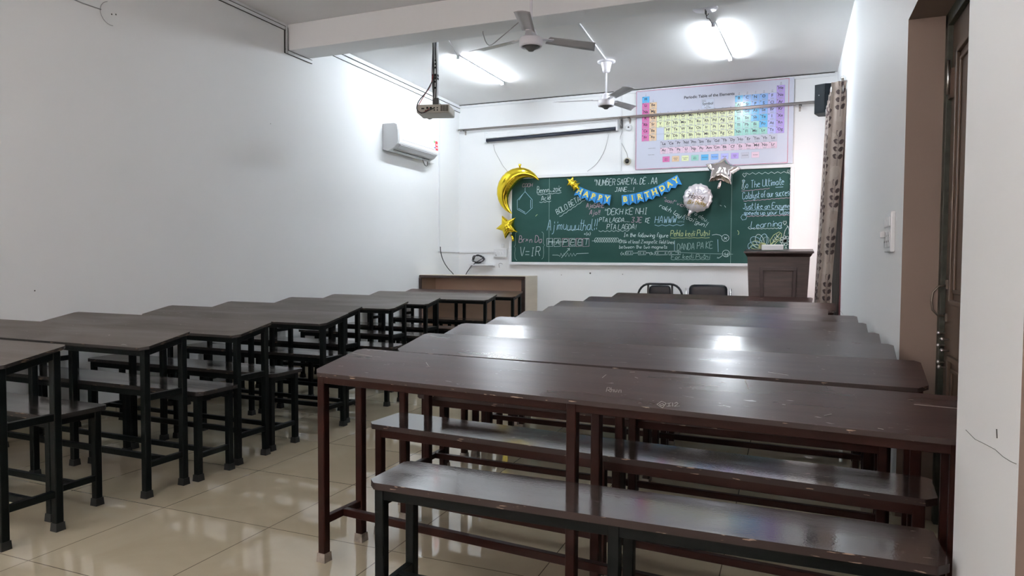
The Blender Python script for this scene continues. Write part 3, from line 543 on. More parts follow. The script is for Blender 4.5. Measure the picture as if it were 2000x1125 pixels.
hd.build('door_handle', do)
for k, (yy, zz) in enumerate(((D1b-.07, .885), (D1b-.15, .865), (D1b-.07, .83), (D1b-.15, .815), (D1b-.08, .755), (D1b-.10, .735))):
    kb = MB().lathe((X0-.03, yy, zz), [(.002, -.004), (.009, 0), (.009, .008), (.004, .012), (.004, .03)], M_STEEL, 10, 'x'); kb.build('door_bolt', do)
lt = MB().box(X0-.014, X0, D1b-.10, D1b-.055, 1.93, 2.06, M_DOOR); lt.tube([(X0-.02, D1b-.078, 1.95), (X0-.02, D1b-.078, 2.10)], .006, M_STEEL, 8); lt.build('door_latch', do)
do2, X0 = door('door_2', D2a, D2b, HD)

# ragged plaster edge of the far jamb is a thin dark strip
struct(MB().box(XR+.150, XR+.171, D1b-.012, D1b, 0, HD, M_DARKLINE), 'trim_8')
# hairline crack + scuffs on the pilaster, marks on walls: thin raised filler lines
def crack(pts, r, m): return MB().tube(pts, r, m, 5)
c = MB(); xs = XP-.0008
cp = [(xs, 1.853, .816), (xs, 1.766, .815), (xs, 1.681, .825), (xs, 1.605, .833), (xs, 1.551, .833), (xs, 1.502, .837), (xs, 1.468, .842)]
c.tube(cp, .0005, M_DARKLINE, 5)
c.tube([(xs, 1.60, .875), (xs, 1.595, .858)], .0012, M_DARKLINE, 5)
struct(c, 'trim_9')
c = MB(); xs = XR-.001
for za, zb, y0 in ((.70, .66, 7.5), (.66, .63, 7.4)):
    c.tube([(xs, 7.9, za+.0), (xs, 7.0, za-.03), (xs, 6.2, za-.015), (xs, 5.4, zb), (xs, 4.7, zb+.02)], .0018, M_WIRE, 5)
struct(c, 'trim_10')

# ================================================================== school desks and benches
ZN, ZFAR = .76, .82
def clip_rect(x0, x1, y0, y1, c=.035):
    return [(x0+c, y0), (x1-c, y0), (x1, y0+c), (x1, y1-c*.6), (x1-c*.6, y1), (x0+c*.6, y1), (x0, y1-c*.6), (x0, y0+c)]
def leg(root, x, y, ztop, fm, cm, s=.034):
    l = MB().box(x-s/2, x+s/2, y-s/2, y+s/2, .004, ztop, fm).build('leg', root, bevel=.003, seg=1)
    k = s/2+.002; t = s/2+.0045
    q = MB()
    lo = [(x-t, y-t, 0), (x+t, y-t, 0), (x+t, y+t, 0), (x-t, y+t, 0)]; hi = [(x-k, y-k, .036), (x+k, y-k, .036), (x+k, y+k, .036), (x-k, y+k, .036)]
    q.add(lo+hi, [(3,2,1,0), (4,5,6,7), (0,1,5,4), (1,2,6,5), (2,3,7,6), (3,0,4,7)], cm)
    q.build('foot_cap', l)
    return l
def desk(x0, ya, x1, yb, label, group, tm, em, fm, cm, side_rail=False, dep=.30, ir=.035):
    """x0,ya / x1,yb: near edge ends; students' edge is the low one"""
    L = math.hypot(x1-x0, yb-ya); rz = math.atan2(yb-ya, x1-x0)
    root = thing('school_desk', label, 'desk', (x0, ya, 0), rz, group)
    th = .015; sl = (ZFAR-ZN)/dep
    P = clip_rect(0, L, 0, dep)
    MB().prism(P, lambda x, y: (x, y, ZN-th+sl*y), lambda x, y: (x, y, ZN+sl*y), tm, em).build('tabletop', root, bevel=.003, seg=1)
    i = .035; yn, yf = .035, dep-.04; s = .034
    zt = lambda y: ZN-th+sl*y-.002
    xs = (i, L/2, L-ir)
    for x in xs:
        leg(root, x, yn, zt(yn), fm, cm); leg(root, x, yf, zt(yf), fm, cm)
    fr = MB()
    for y in (yn, yf): fr.bar((xs[0], y, zt(y)-.018), (xs[2], y, zt(y)-.018), .030, .034, fm)
    for x in (xs[0], xs[2]): fr.bar((x, yn, zt(yn)-.018), (x, yf, zt(yf)-.018), .028, .032, fm)
    fr.build('top_frame', root, bevel=.002, seg=1)
    st = MB()
    for x in (xs[0], xs[2]): st.bar((x, yn, .165), (x, yf, .165), .026, .030, fm)
    st.bar((xs[0], (yn+yf)/2, .165), (xs[2], (yn+yf)/2, .165), .026, .030, fm)
    st.build('foot_stretcher', root, bevel=.002, seg=1)
    if side_rail:
        for x in (xs[0], xs[2]):
            MB().bar((x, yn, .505), (x, yf, .505), .028, .032, fm).build('side_rail', root, bevel=.002, seg=1)
    return root
def bench(x0, ya, x1, yb, label, group, tm, em, fm, cm, dep=.26, ht=.49, legs=3, inset=.035):
    L = math.hypot(x1-x0, yb-ya); rz = math.atan2(yb-ya, x1-x0)
    root = thing('bench', label, 'bench', (x0, ya, 0), rz, group); th = .022
    P = clip_rect(0, L, 0, dep, .03)
    MB().prism(P, lambda x, y: (x, y, ht-th), lambda x, y: (x, y, ht), tm, em).build('seat', root, bevel=.004, seg=2)
    i = inset; yn, yf = .032, dep-.032; zt = ht-th-.002
    xs = (i, L/2, L-i)
    for x in xs:
        leg(root, x, yn, zt, fm, cm); leg(root, x, yf, zt, fm, cm)
    fr = MB()
    for y in (yn, yf): fr.bar((xs[0], y, zt-.018), (xs[2], y, zt-.018), .030, .034, fm)
    for x in (xs[0], xs[2]): fr.bar((x, yn, zt-.018), (x, yf, zt-.018), .028, .030, fm)
    fr.build('seat_frame', root, bevel=.002, seg=1)
    st = MB()
    for x in (xs[0], xs[2]): st.bar((x, yn, .135), (x, yf, .135), .026, .028, fm)
    st.bar((xs[0], (yn+yf)/2, .135), (xs[2], (yn+yf)/2, .135), .026, .028, fm)
    st.build('foot_stretcher', root, bevel=.002, seg=1)
    return root
ORD = ['nearest', 'second', 'third', 'fourth', 'fifth', 'sixth', 'seventh', 'eighth', 'ninth']
GL, GR, GBL, GBR = 'desks in the left block', 'desks in the right block', 'benches in the left block', 'benches in the right block'
def nm(k, n): return ORD[k] if k < n-1 else 'farthest'
LD = [(-2.95, 1.76), (-2.95, 2.44), (-2.95, 3.055), (-2.96, 3.86), (-3.28, 4.50), (-3.33, 5.32), (-3.37, 6.03), (-3.13, 6.95), (-3.12, 7.74)]
for k, (xr, y) in enumerate(LD):
    lab = '%s black-framed desk with sloping grey-brown top in the left block%s' % (nm(k, 9), ('', '', '', '', ' set back from the aisle', '', '', '', ' by the brown cabinet')[k])
    if k == 0: lab = 'nearest black-framed desk in the left block, cut off by the left frame edge'
    desk(XL+.02, y+.02, xr, y, lab, GL, M_TOPR2 if k == 8 else M_TOPL, M_EDGEL, M_LFRAME, M_CAPB, True)
LB = [(-3.07, 2.055), (-2.91, 2.745), (-2.96, 3.365), (-2.98, 4.175), (-3.02, 4.79), (-3.2, 5.63), (-3.2, 6.36), (-3.22, 7.36)]
for k, (xr, y) in enumerate(LB):
    bench(XL+.10, y+.01, xr, y, '%s dark glossy bench on a black frame in the left block' % nm(k, 8), GBL, M_BENCHL, M_EDGEL, M_LFRAME, M_CAPB, .285 if k not in (3, 4) else .27, inset=.05)
RD = [(-1.745, 2.19, .44, 1.99), (-1.785, 2.865, .455, 2.765), (-1.87, 3.465, .43, 3.345), (-1.87, 4.01, .43, 3.905), (-1.90, 4.63, .43, 4.56), (-1.91, 5.225, .43, 5.18), (-2.08, 6.04, .26, 5.88), (-2.05, 6.94, .37, 6.81), (-2.0, 7.98, .19, 7.80)]
for k, (x0, ya, x1, yb) in enumerate(RD):
    lab = ('nearest maroon-framed desk with long scratched brown top, legs ending in pale worn caps' if k == 0 else
           'farthest brown desk in the right block, in front of the chairs and lectern' if k == 8 else
           '%s maroon-framed desk with glossy brown top in the right block' % ORD[k] if k < 7 else 'eighth maroon-framed desk in the right block, second from the chairs')
    rd_ = desk(x0, ya, x1, yb, lab, GR, M_TOPR2 if k < 2 else M_TOPR, M_EDGER, M_RFRAME, M_CAPW, ir=.045 if k == 0 else .035)
    if k == 0: first_desk = rd_
# pale scratched marks, a small eye-shaped doodle and 'I12' on the nearest desk top
SCR = [[(1.375,0.028),(1.382,0.055),(1.399,0.043),(1.398,0.006),(1.375,0.028)],[(1.382,0.03),(1.389,0.04),(1.396,0.03),(1.39,0.02),(1.382,0.03)],[(1.402,0.043),(1.413,0.05)],[(1.408,0.045),(1.413,0.022)],[(1.407,0.02),(1.419,0.028)],[(1.417,0.052),(1.424,0.025)],[(1.423,0.049),(1.428,0.058),(1.435,0.048),(1.429,0.026),(1.443,0.034)],[(1.191,0.088),(1.182,0.123),(1.19,0.125),(1.198,0.108),(1.191,0.102),(1.207,0.088)],[(1.195,0.126),(1.207,0.092)],[(1.202,0.105),(1.207,0.111),(1.215,0.09)],[(1.211,0.112),(1.22,0.091),(1.224,0.097),(1.219,0.114)],[(1.232,0.09),(1.227,0.111),(1.233,0.113),(1.24,0.092)],[(0.408,0.204),(0.443,0.169)],[(0.442,0.157),(0.453,0.166)],[(1.209,0.278),(1.226,0.282)],[(1.135,0.204),(1.138,0.236)],[(1.563,0.07),(1.573,0.068)],[(1.837,0.068),(1.855,0.084)],[(1.241,0.235),(1.254,0.228)],[(0.012,0.235),(0.13,0.219)],[(2.06,0.209),(2.127,0.208),(2.169,0.208)],[(1.969,0.019),(1.982,0.016)],[(1.722,0.12),(1.731,0.118)],[(1.59,0.294),(1.614,0.217)],[(1.65,0.381),(1.714,0.367)],[(0.785,0.207),(0.821,0.21)]]
M_SCR = mat('pale_scratch', (.42, .40, .37), .7)
q = MB()
for P in SCR:
    for (ax, ay), (bx_, by_) in zip(P[:-1], P[1:]):
        q.bar((ax, ay, ZN+.2*ay+.0004), (bx_, by_, ZN+.2*by_+.0004), .0020, .0008, M_SCR)
q.build('scratched_marks', first_desk)
bench(-1.255, 1.845, .360, 1.845, 'nearest bench, glossy brown seat on a dark green frame, in front of all desks', GBR, M_BENCHR, M_EDGER, M_LFRAME, M_CAPB, .255, inset=.04)
RB = [(-1.705, 2.515, .42, 2.36), (-1.85, 3.175, .40, 3.075), (-1.83, 3.76, .40, 3.655), (-1.83, 4.335, .40, 4.245), (-1.85, 4.94, .40, 4.88), (-1.85, 5.70, .38, 5.56), (-1.9, 6.58, .25, 6.45), (-1.9, 7.58, .2, 7.40)]
for k, (x0, ya, x1, yb) in enumerate(RB):
    bench(x0, ya, x1, yb, '%s glossy brown bench on a maroon frame, right block%s' % (('first', 'second', 'third', 'fourth', 'fifth', 'sixth', 'seventh', 'farthest')[k], ', directly behind the nearest desk' if k == 0 else ''), GBR, M_BENCHR, M_EDGER, M_RFRAME, M_CAPW, .25, inset=.05)
# ================================================================== furniture at the front
cb = thing('open_cabinet', 'brown open-fronted cabinet with dark frame and pale plywood side, in the front left corner', 'cabinet', (-3.99, 8.3, 0))
x0, x1, dp, zt = -.76, .80, .45, 1.002
MB().box(x1-.018, x1, 0, dp, 0, zt, M_PLY, {'-x': M_TAN}).build('side_panel', cb, label='pale plywood side panel')
MB().box(x0, x0+.018, 0, dp, 0, zt, M_TAN).build('side_panel', cb)
MB().box(x0+.018, x1-.018, .0, dp, zt-.018, zt, M_PLY).build('top_panel', cb)
MB().box(x0+.018, x1-.018, dp-.03, dp-.012, .0, zt-.018, M_TAN).build('back_panel', cb)
q = MB(); q.box(x0, x1, -.02, 0, zt-.038, zt-.004, M_DKWOOD); q.box(x0, x0+.035, -.02, 0, 0, zt-.045, M_DKWOOD); q.box(x1-.05, x1, -.02, 0, 0, zt-.045, M_DKWOOD)
q.build('front_frame', cb, bevel=.002)

lc = thing('lectern', 'dark brown wooden lectern with overhanging top and framed front panel, beside the curtain', 'lectern', (-.155, 8.72, 0))
bw0, bw1, zb, ztp = .29, .345, 0, 1.23
q = MB(); D = .42
ZB = ztp+.055
lo = [(-bw0, 0, 0), (bw0, 0, 0), (bw0, D, 0), (-bw0, D, 0)]; hi = [(-bw1, -.03, ZB), (bw1, -.03, ZB), (bw1, D, ZB), (-bw1, D, ZB)]
q.add(lo+hi, [(3,2,1,0), (4,5,6,7), (0,1,5,4), (1,2,6,5), (2,3,7,6), (3,0,4,7)], M_LECT); q.build('body', lc, bevel=.004)
yy = lambda z: -.03*z/ztp
q = MB(); za, zc = .18, 1.12; wa, wc = .155, .185
for a, b in (((-wa, za), (-wc, zc)), ((wa, za), (wc, zc)), ((-wc-.02, zc), (wc+.02, zc)), ((-wa-.02, za), (wa+.02, za))):
    q.bar((a[0], yy(a[1])-.008, a[1]), (b[0], yy(b[1])-.008, b[1]), .018, .042, M_LECTD, up=(1,0,0) if a[0] == b[0] or abs(a[1]-b[1]) > .1 else (0,0,1))
q.build('panel_moulding', lc, bevel=.004)
q = MB(); T = [(-.385, -.07, ztp+.075), (.385, -.07, ztp+.075), (.385, D+.02, ztp+.11), (-.385, D+.02, ztp+.11)]
T2 = [(x, y, z+.024) for x, y, z in T]
q.add(T+T2, [(3,2,1,0), (4,5,6,7), (0,1,5,4), (1,2,6,5), (2,3,7,6), (3,0,4,7)], M_LECTD)
u0 = [(-bw1-.005, -.035, ZB-.02), (bw1+.005, -.035, ZB-.02), (bw1+.005, D, ZB-.02), (-bw1-.005, D, ZB-.02)]; u1 = [(x*.97, y+.01*(y<.1)-.03*(y<.1), ztp+.075+(.03 if y > .1 else 0)) for x, y, z in T]
q.add(u0+u1, [(3,2,1,0), (4,5,6,7), (0,1,5,4), (1,2,6,5), (2,3,7,6), (3,0,4,7)], M_LECTD)
q.build('top', lc, bevel=.004)
tb = MB().box(-.122, .122, -.05, .05, 0, .060, M_WHITEBOX).build('chalk_box', loc=(-.222, 8.80, 1.349), bevel=.004)
tb.rotation_euler = (math.atan2(.035, .51), 0, 0)
tag(tb, 'small white box lying on top of the lectern', 'box')

# chairs
def pad(mb, w, h, t, c, m, bulge=.012, n=10):
    """soft cushion in the xz plane"""
    vs = []; fs = []
    def S_(a): return math.copysign(abs(a)**.28, a)
    N1, N2 = 20, 10
    for i in range(N2+1):
        ph = -PI/2 + PI*i/N2
        for k in range(N1):
            th = 2*PI*k/N1
            vs.append((c[0]+w/2*S_(math.cos(th))*S_(math.cos(ph)), c[1]+t/2*S_(math.sin(ph)), c[2]+h/2*S_(math.sin(th))*S_(math.cos(ph))))
    for i in range(N2):
        for k in range(N1): fs.append((i*N1+k, (i+1)*N1+k, (i+1)*N1+(k+1) % N1, i*N1+(k+1) % N1))
    return mb.add(vs, fs, m, True)
ch = thing('tube_chair', 'black chair with looped tube frame around a narrow padded back, left of two', 'chair', (-1.59, 9.02, 0), 0, 'chairs in front of the chalkboard')
q = MB(); pts = [(-.285, 0, .02), (-.285, 0, .66)]
for k in range(0, 7): a = PI-k*PI/12; pts.append((-.13+.150*math.cos(a)-.005, 0, .745+.165*math.sin(a)))
pts += [(x, 0, .91) for x in (0,)]
for k in range(0, 7): a = PI/2-k*PI/12; pts.append((.13+.150*math.cos(a)+.005, 0, .745+.165*math.sin(a)))
pts += [(.285, 0, .66), (.285, 0, .02)]
q.tube(pts, .0145, M_BLACKV, 10); q.build('loop_frame', ch)
q = MB()
for s in (-1, 1): q.bar((s*.155, .01, .42), (s*.155, .01, .905), .02, .024, M_BLACKP)
q.build('back_upright', ch)
pad(MB(), .285, .42, .05, (0, 0, .685), M_BLACKV).build('backrest', ch)
s_ = pad(MB(), .44, .42, .07, (0, 0, 0), M_BLACKV).build('seat', ch, loc=(0, -.23, .45)); s_.rotation_euler = (PI/2, 0, 0)
q = MB()
for s in (-1, 1):
    q.tube([(s*.22, 0, .41), (s*.22, -.42, .41), (s*.23, -.44, .012)], .012, M_BLACKP, 8); q.tube([(s*.30, 0, .02), (s*.23, -.44, .02)], .012, M_BLACKP, 8)
q.tube([(-.30, 0, .41), (.30, 0, .41)], .012, M_BLACKP, 8); q.build('leg_frame', ch)
ch = thing('office_chair', 'black vinyl chair with a wide padded back and chrome side posts, nearest the lectern', 'chair', (-.985, 9.03, 0), 0, 'chairs in front of the chalkboard')
pad(MB(), .48, .40, .08, (0, 0, .715), M_BLACKV).build('backrest', ch)
s_ = pad(MB(), .48, .46, .08, (0, 0, 0), M_BLACKV).build('seat', ch, loc=(0, -.26, .46)); s_.rotation_euler = (PI/2, 0, 0)
q = MB()
for s in (-1, 1):
    q.tube([(s*.272, .0, .02), (s*.272, .0, .865)], .0125, M_CHROME, 10)
    q.tube([(s*.272, .0, .66), (s*.272, -.40, .66), (s*.272, -.46, .60), (s*.272, -.46, .02)], .0125, M_CHROME, 10)
    q.tube([(s*.272, .0, .70), (s*.22, .0, .70)], .009, M_CHROME, 8)
    q.tube([(s*.272, -.46, .42), (s*.20, -.40, .42)], .009, M_CHROME, 8)
q.tube([(-.272, 0, .42), (.272, 0, .42)], .0125, M_CHROME, 8); q.tube([(-.272, -.46, .42), (.272, -.46, .42)], .0125, M_CHROME, 8)
q.build('chrome_frame', ch)

# ================================================================== chalkboard
BX0, BX1, BZ0, BZ1 = -3.905, -.005, 1.143, 2.450
SX0, SX1, SZ0, SZ1 = -3.870, -.045, 1.183, 2.408
YS = YF-.03
bd = thing('chalkboard', 'long green chalkboard in a white frame covered with chalk writing', 'chalkboard', (-1.955, YF, BZ0))
off = Vector((1.955, -YF, -BZ0))
class OMB(MB):
    def build(s, *a, **k): s.v = [tuple(Vector(v)+off) for v in s.v]; return MB.build(s, *a, **k)
q = OMB(); q.box(BX0, BX1, YF-.05, YF, BZ0, SZ0, M_TRIM); q.box(BX0, BX1, YF-.05, YF, SZ1, BZ1, M_TRIM)
q.box(BX0, SX0, YF-.05, YF, SZ0, SZ1, M_TRIM); q.box(SX1, BX1, YF-.05, YF, SZ0, SZ1, M_TRIM)
q.build('frame', bd, bevel=.004)
q = OMB(); q.box(SX0, SX1, YS, YF-.002, SZ0, SZ1, M_SLATE); slate = q.build('slate', bd)
q = OMB()
for xx in (-3.285, -.755): q.box(xx-.002, xx+.002, YS-.0012, YS, SZ0, SZ1, CH['g'])
q.build('slate_seam', bd)
YC = YS-.0014
def ribbon(mb, pts, w, m):
    P = [Vector((x, 0, z)) for x, z in pts]; n = len(P)
    if n < 2: return
    vs = []
    for i, p in enumerate(P):
        d = (P[min(i+1, n-1)]-P[max(i-1, 0)])
        if d.length < 1e-6: d = Vector((1, 0, 0))
        d.normalize(); nn = Vector((-d.z, 0, d.x))*w/2
        vs += [(p.x+nn.x, YC, p.z+nn.z), (p.x-nn.x, YC, p.z-nn.z)]
    mb.add(vs, [(2*i, 2*i+1, 2*i+3, 2*i+2) for i in range(n-1)], m)
FONT = {'A':'022842 1434','B':'0208 082837362505 053544433202','C':'4738180703123243','D':'0208 082846442202','E':'48080242 0535','F':'480802 0535','G':'473818070312324345 25 2545','H':'0208 4248 0545','I':'1838 2822 1232','J':'1848 3833221203','K':'0802 480542','L':'080242','M':'0208244842','N':'02084248','O':'180703123243473818','P':'0208 083847463505','R':'0208 083847463505 2542','S':'473818070615354443321203','T':'0848 2822','U':'080312324348','V':'082248','W':'0812263248','Y':'082548 2522','Z':'08480242',
'a':'35150403122233 3532','b':'0802 04152534332202','c':'35150403122232','d':'3832 34251504031222','e':'043425150403122232','f':'38281712 0525','g':'35150403122233 3531201001','h':'0802 0415253432','i':'1512 1617','j':'25211000 2627','k':'0802 350332','l':'08031222','m':'0502 04152422 24354442','n':'0502 0415253432','o':'150403122233342515','p':'0500 04152534332202','r':'0502 041525','s':'351504332202','t':'18132232 0636','u':'0503122233 3532','v':'051235','w':'0512243245','x':'0532 3502','y':'0503122233 3531201001','z':'05350232',
'2':'071838470242','3':'0848254443321203','=':'0545 0343','!':'1814 1312','.':'1213','"':'0806 2826',"'":'1816','(':'28160420','+':'0444 2226',')':'18263410',',':'1201','*':'1414 0533 0335','-':'0525','|':'1802'}
def smooth(p):
    if len(p) < 3: return p
    o = []; n = len(p)
    for i in range(n-1):
        a, b, c, d = p[max(i-1, 0)], p[i], p[i+1], p[min(i+2, n-1)]
        for t in (0, .25, .5, .75):
            o.append(tuple(.5*((2*b[k])+(-a[k]+c[k])*t+(2*a[k]-5*b[k]+4*c[k]-d[k])*t*t+(-a[k]+3*b[k]-3*c[k]+d[k])*t**3) for k in (0, 1)))
    o.append(p[-1]); return o
def chalk_text(st, c, x0, z0, x1, z1, h):
    adv = []
    for chh in st:
        adv.append(2.6 if chh == ' ' else 2.2 if chh in "il.!'" else 3.4 if chh in 'rtfs,"()' else 5.4 if chh in 'mwMW' else 4.3 if chh.islower() or chh in '23' else 5.3)
    tot = sum(adv)-1; dx, dz = x1-x0, z1-z0; Lw = math.hypot(dx, dz); ux, uz = dx/Lw, dz/Lw
    su = Lw/tot; sv = h/6; pos = 0; mb = OMB(); w = .0060 if h > .055 else .0046
    big = st.isupper()
    for chh, a in zip(st, adv):
        g = FONT.get(chh)
        if g:
            j = random.uniform(-.3, .3); k = random.uniform(.93, 1.07)
            for stt in g.split():
                p = []
                for i in range(0, len(stt)-1, 2):
                    X, Y = int(stt[i]), int(stt[i+1])-2
                    X += random.uniform(-.15, .15)+Y*.16; Y = Y*k+j+random.uniform(-.15, .15)
                    U, V = (pos+X)*su, Y*sv
                    p.append((x0+U*ux-V*uz, z0+U*uz+V*ux))
                if len(p) == 1: p.append((p[0][0]+.004, p[0][1]))
                ribbon(mb, smooth(p), w, CH[c])
        pos += a
    mb.build('chalk_writing', slate)
for t in CHALK_TEXT: chalk_text(*t)
for i in range(0, len(CHALK_LINES), 6):
    mb = OMB()
    for c, p in CHALK_LINES[i:i+6]: ribbon(mb, p, .0052, CH[c])
    mb.build('chalk_drawing', slate)

# ================================================================== birthday things hung on the board
YBL = YF-.05
# crescent balloon
def crescent(name, label, cx, cz, Ro, a0, a1, wmax, y):
    N, K = 48, 16; vs = []; fs = []
    for i in range(N+1):
        t = i/N; a = a0+(a1-a0)*t; w = wmax*(math.sin(PI*min(max(t, .004), .996))**.8)
        ro = Ro; rc = ro-w/2
        for k in range(K):
            b = 2*PI*k/K; cr = math.cos(b); sr = math.sin(b)
            wr = 1+.02*math.sin(i*1.9)*(1 if abs(cr) > .7 else 0)
            rad = rc+w/2*math.copysign(abs(cr)**.85, cr)*wr; th = min(w*.62, .16)*sr/1.6
            vs.append((rad*math.cos(a), th, rad*math.sin(a)))
    for i in range(N):
        for k in range(K): fs.append((i*K+k, (i+1)*K+k, (i+1)*K+(k+1) % K, i*K+(k+1) % K))
    fs.append(tuple(range(K))[::-1]); fs.append(tuple(N*K+k for k in range(K)))
    r = thing(name, label, 'balloon', (cx, y, cz))
    MB().add(vs, fs, M_GOLD, True).build('foil_body', r)
    return r
cr = crescent('moon_balloon', 'gold foil crescent moon balloon over the upper left corner of the chalkboard', -3.712, 2.215, .345, math.radians(26), math.radians(252), .235, YBL-.10)
MB().tube([(.02, 0, .335), (.01, 0, .36), (.018, -.01, .392)], [.012, .016, .024], M_GOLD, 8).build('filling_tab', cr)
def star(root, R, m, thick=.06, rot=0, inner=.52, n=5, pname='foil_body'):
    A = 100; Kr = 10; vs = [(0, -thick, 0)]; fs = []
    for side in (-1, 1):
        base = len(vs)
        for j in range(1, Kr+1):
            s = j/Kr
            for k in range(A):
                a = 2*PI*k/A+rot; ph = (k % (A/n))/(A/n); d = abs(ph-.0) if ph < .5 else 1-ph
                fi = PI/n; f_a = fi*d*2; rr = R*inner*math.sin(fi)/(math.sin(f_a)+inner*math.sin(fi-f_a))
                edge = 1-s**2.2; th = thick*(edge**.55)*(1-.12*s*math.cos(n*(a-rot)))
                wr = 1+.010*math.sin(k*2.7)*s
                vs.append((rr*s*math.sin(a)*wr, side*th, rr*s*math.cos(a)*wr))
        c0 = 0
        if side == 1: vs.append((0, thick, 0)); c0 = len(vs)-1
        for k in range(A): fs.append((c0, base+k, base+(k+1) % A)[::side])
        for j in range(Kr-1):
            for k in range(A): fs.append((base+j*A+k, base+(j+1)*A+k, base+(j+1)*A+(k+1) % A, base+j*A+(k+1) % A)[::side])
    return MB().add(vs, fs, m, True).build(pname, root)
st = thing('star_balloon', 'gold foil star balloon on the left edge of the chalkboard', 'balloon', (-3.905, YBL-.075, 1.705))
star(st, .185, M_GOLD, .075, math.radians(-27))
MB().tube([(.06, 0, -.12), (.09, -.005, -.16), (.10, -.005, -.215)], [.010, .018, .022], M_GOLD, 8).build('filling_tab', st)
gb = thing('foil_rosette', 'small crumpled gold foil star cluster at the left end of the birthday banner', 'balloon', (-2.905, YBL-.035, 2.295))
for k, (dx, dz, rr, ro) in enumerate(((-.03, .03, .085, .3), (.035, -.03, .08, 1.0), (.0, .0, .07, .7))):
    o = star(gb, rr, M_GOLD, .028, ro); o.location = (dx, -.012*k, dz)
sv = thing('star_balloon', 'silver foil star balloon hanging over the top edge of the chalkboard below the poster', 'balloon', (-.862, YBL-.15, 2.375))
sv.rotation_euler = (math.radians(-30), 0, math.radians(8))
star(sv, .235, M_SILVER, .09, math.radians(10), inner=.60)
MB().tube([(-.02, .0, -.16), (-.035, .01, -.20), (-.05, .02, -.26)], [.012, .022, .014], M_SILVER, 8).build('filling_tab', sv)
rb = thing('round_balloon', 'round white foil balloon with gold script on the chalkboard right of the banner', 'balloon', (-1.175, YBL-.085, 2.045))
A, Kr = 72, 10; R0 = .187; vs = [(0, -.075, 0)]; fs = []
for side in (-1, 1):
    base = len(vs)
    for j in range(1, Kr+1):
        s = j/Kr
        for k in range(A):
            a = 2*PI*k/A; wr = 1+(.028*math.sin(a*15)+.014*math.sin(a*23+1))*s**4; th = .075*math.sqrt(max(0, 1-s**2.4))*(1+.07*math.sin(a*15)*s*s)
            vs.append((R0*s*wr*math.cos(a), side*th, R0*s*wr*math.sin(a)))
    c0 = 0
    if side == 1: vs.append((0, .075, 0)); c0 = len(vs)-1
    for k in range(A): fs.append((c0, base+(k+1) % A, base+k)[::side])
    for j in range(Kr-1):
        for k in range(A): fs.append((base+j*A+k, base+j*A+(k+1) % A, base+(j+1)*A+(k+1) % A, base+(j+1)*A+k)[::side])
MB().add(vs, fs, M_WFOIL, True).build('foil_body', rb)
MB().tube([(-.085, 0, -.165), (-.10, 0, -.20), (-.12, 0, -.235)], [.03, .02, .012], M_WFOIL, 8).build('filling_tab', rb)
def bsurf(x, z): r = min(1, math.hypot(x, z)/R0); return -.075*math.sqrt(max(0, 1-r**2.4))-.004
def script(st, x, z, w, h, m, ang=-.12):
    mb = MB(); pos = 0; tot = len(st)*4.3; su = w/tot; sv_ = h/6
    for chh in st:
        for stt in FONT.get(chh, '').split():
            p = [(int(stt[i]), int(stt[i+1])-2) for i in range(0, len(stt)-1, 2)]
            P = []
            for X, Y in smooth(p):
                U, V = (pos+X+Y*.45)*su, Y*sv_
                xx, zz = x+U*math.cos(ang)-V*math.sin(ang), z+U*math.sin(ang)+V*math.cos(ang); P.append((xx, bsurf(xx, zz), zz))
            if len(P) > 1: mb.tube(P, .0036, m, 5)
        pos += 4.3
    return mb.build('printed_script', rb)
script('Happy', -.115, .00, .21, .062, M_DKWOOD); script('Birthday', -.125, -.075, .24, .052, mat('gold_print', (.50, .34, .03), .3))
mb = MB()
for k in range(26):
    a = k*.42; r = .012+.0022*k; xx, zz = .02+r*math.cos(a), .085+r*.8*math.sin(a); mb.v and None
P = [(.02+(.008+.0019*k)*math.cos(k*.42), 0, .075+(.008+.0019*k)*.8*math.sin(k*.42)) for k in range(32)]
mb.tube([(x, bsurf(x, z), z) for x, _, z in P], .002, M_INKG, 5)
for dx, dz in ((-.10, .08), (-.105, .05), (-.05, .055), (.05, -.12), (-.04, -.02), (-.02, -.125)): mb.lathe((dx, bsurf(dx, dz), dz), [(.001, -.002), (.005, 0), (.001, .003)], M_YEL if dx > -.06 else M_DKWOOD, 8, 'y')
mb.build('printed_ornament', rb)
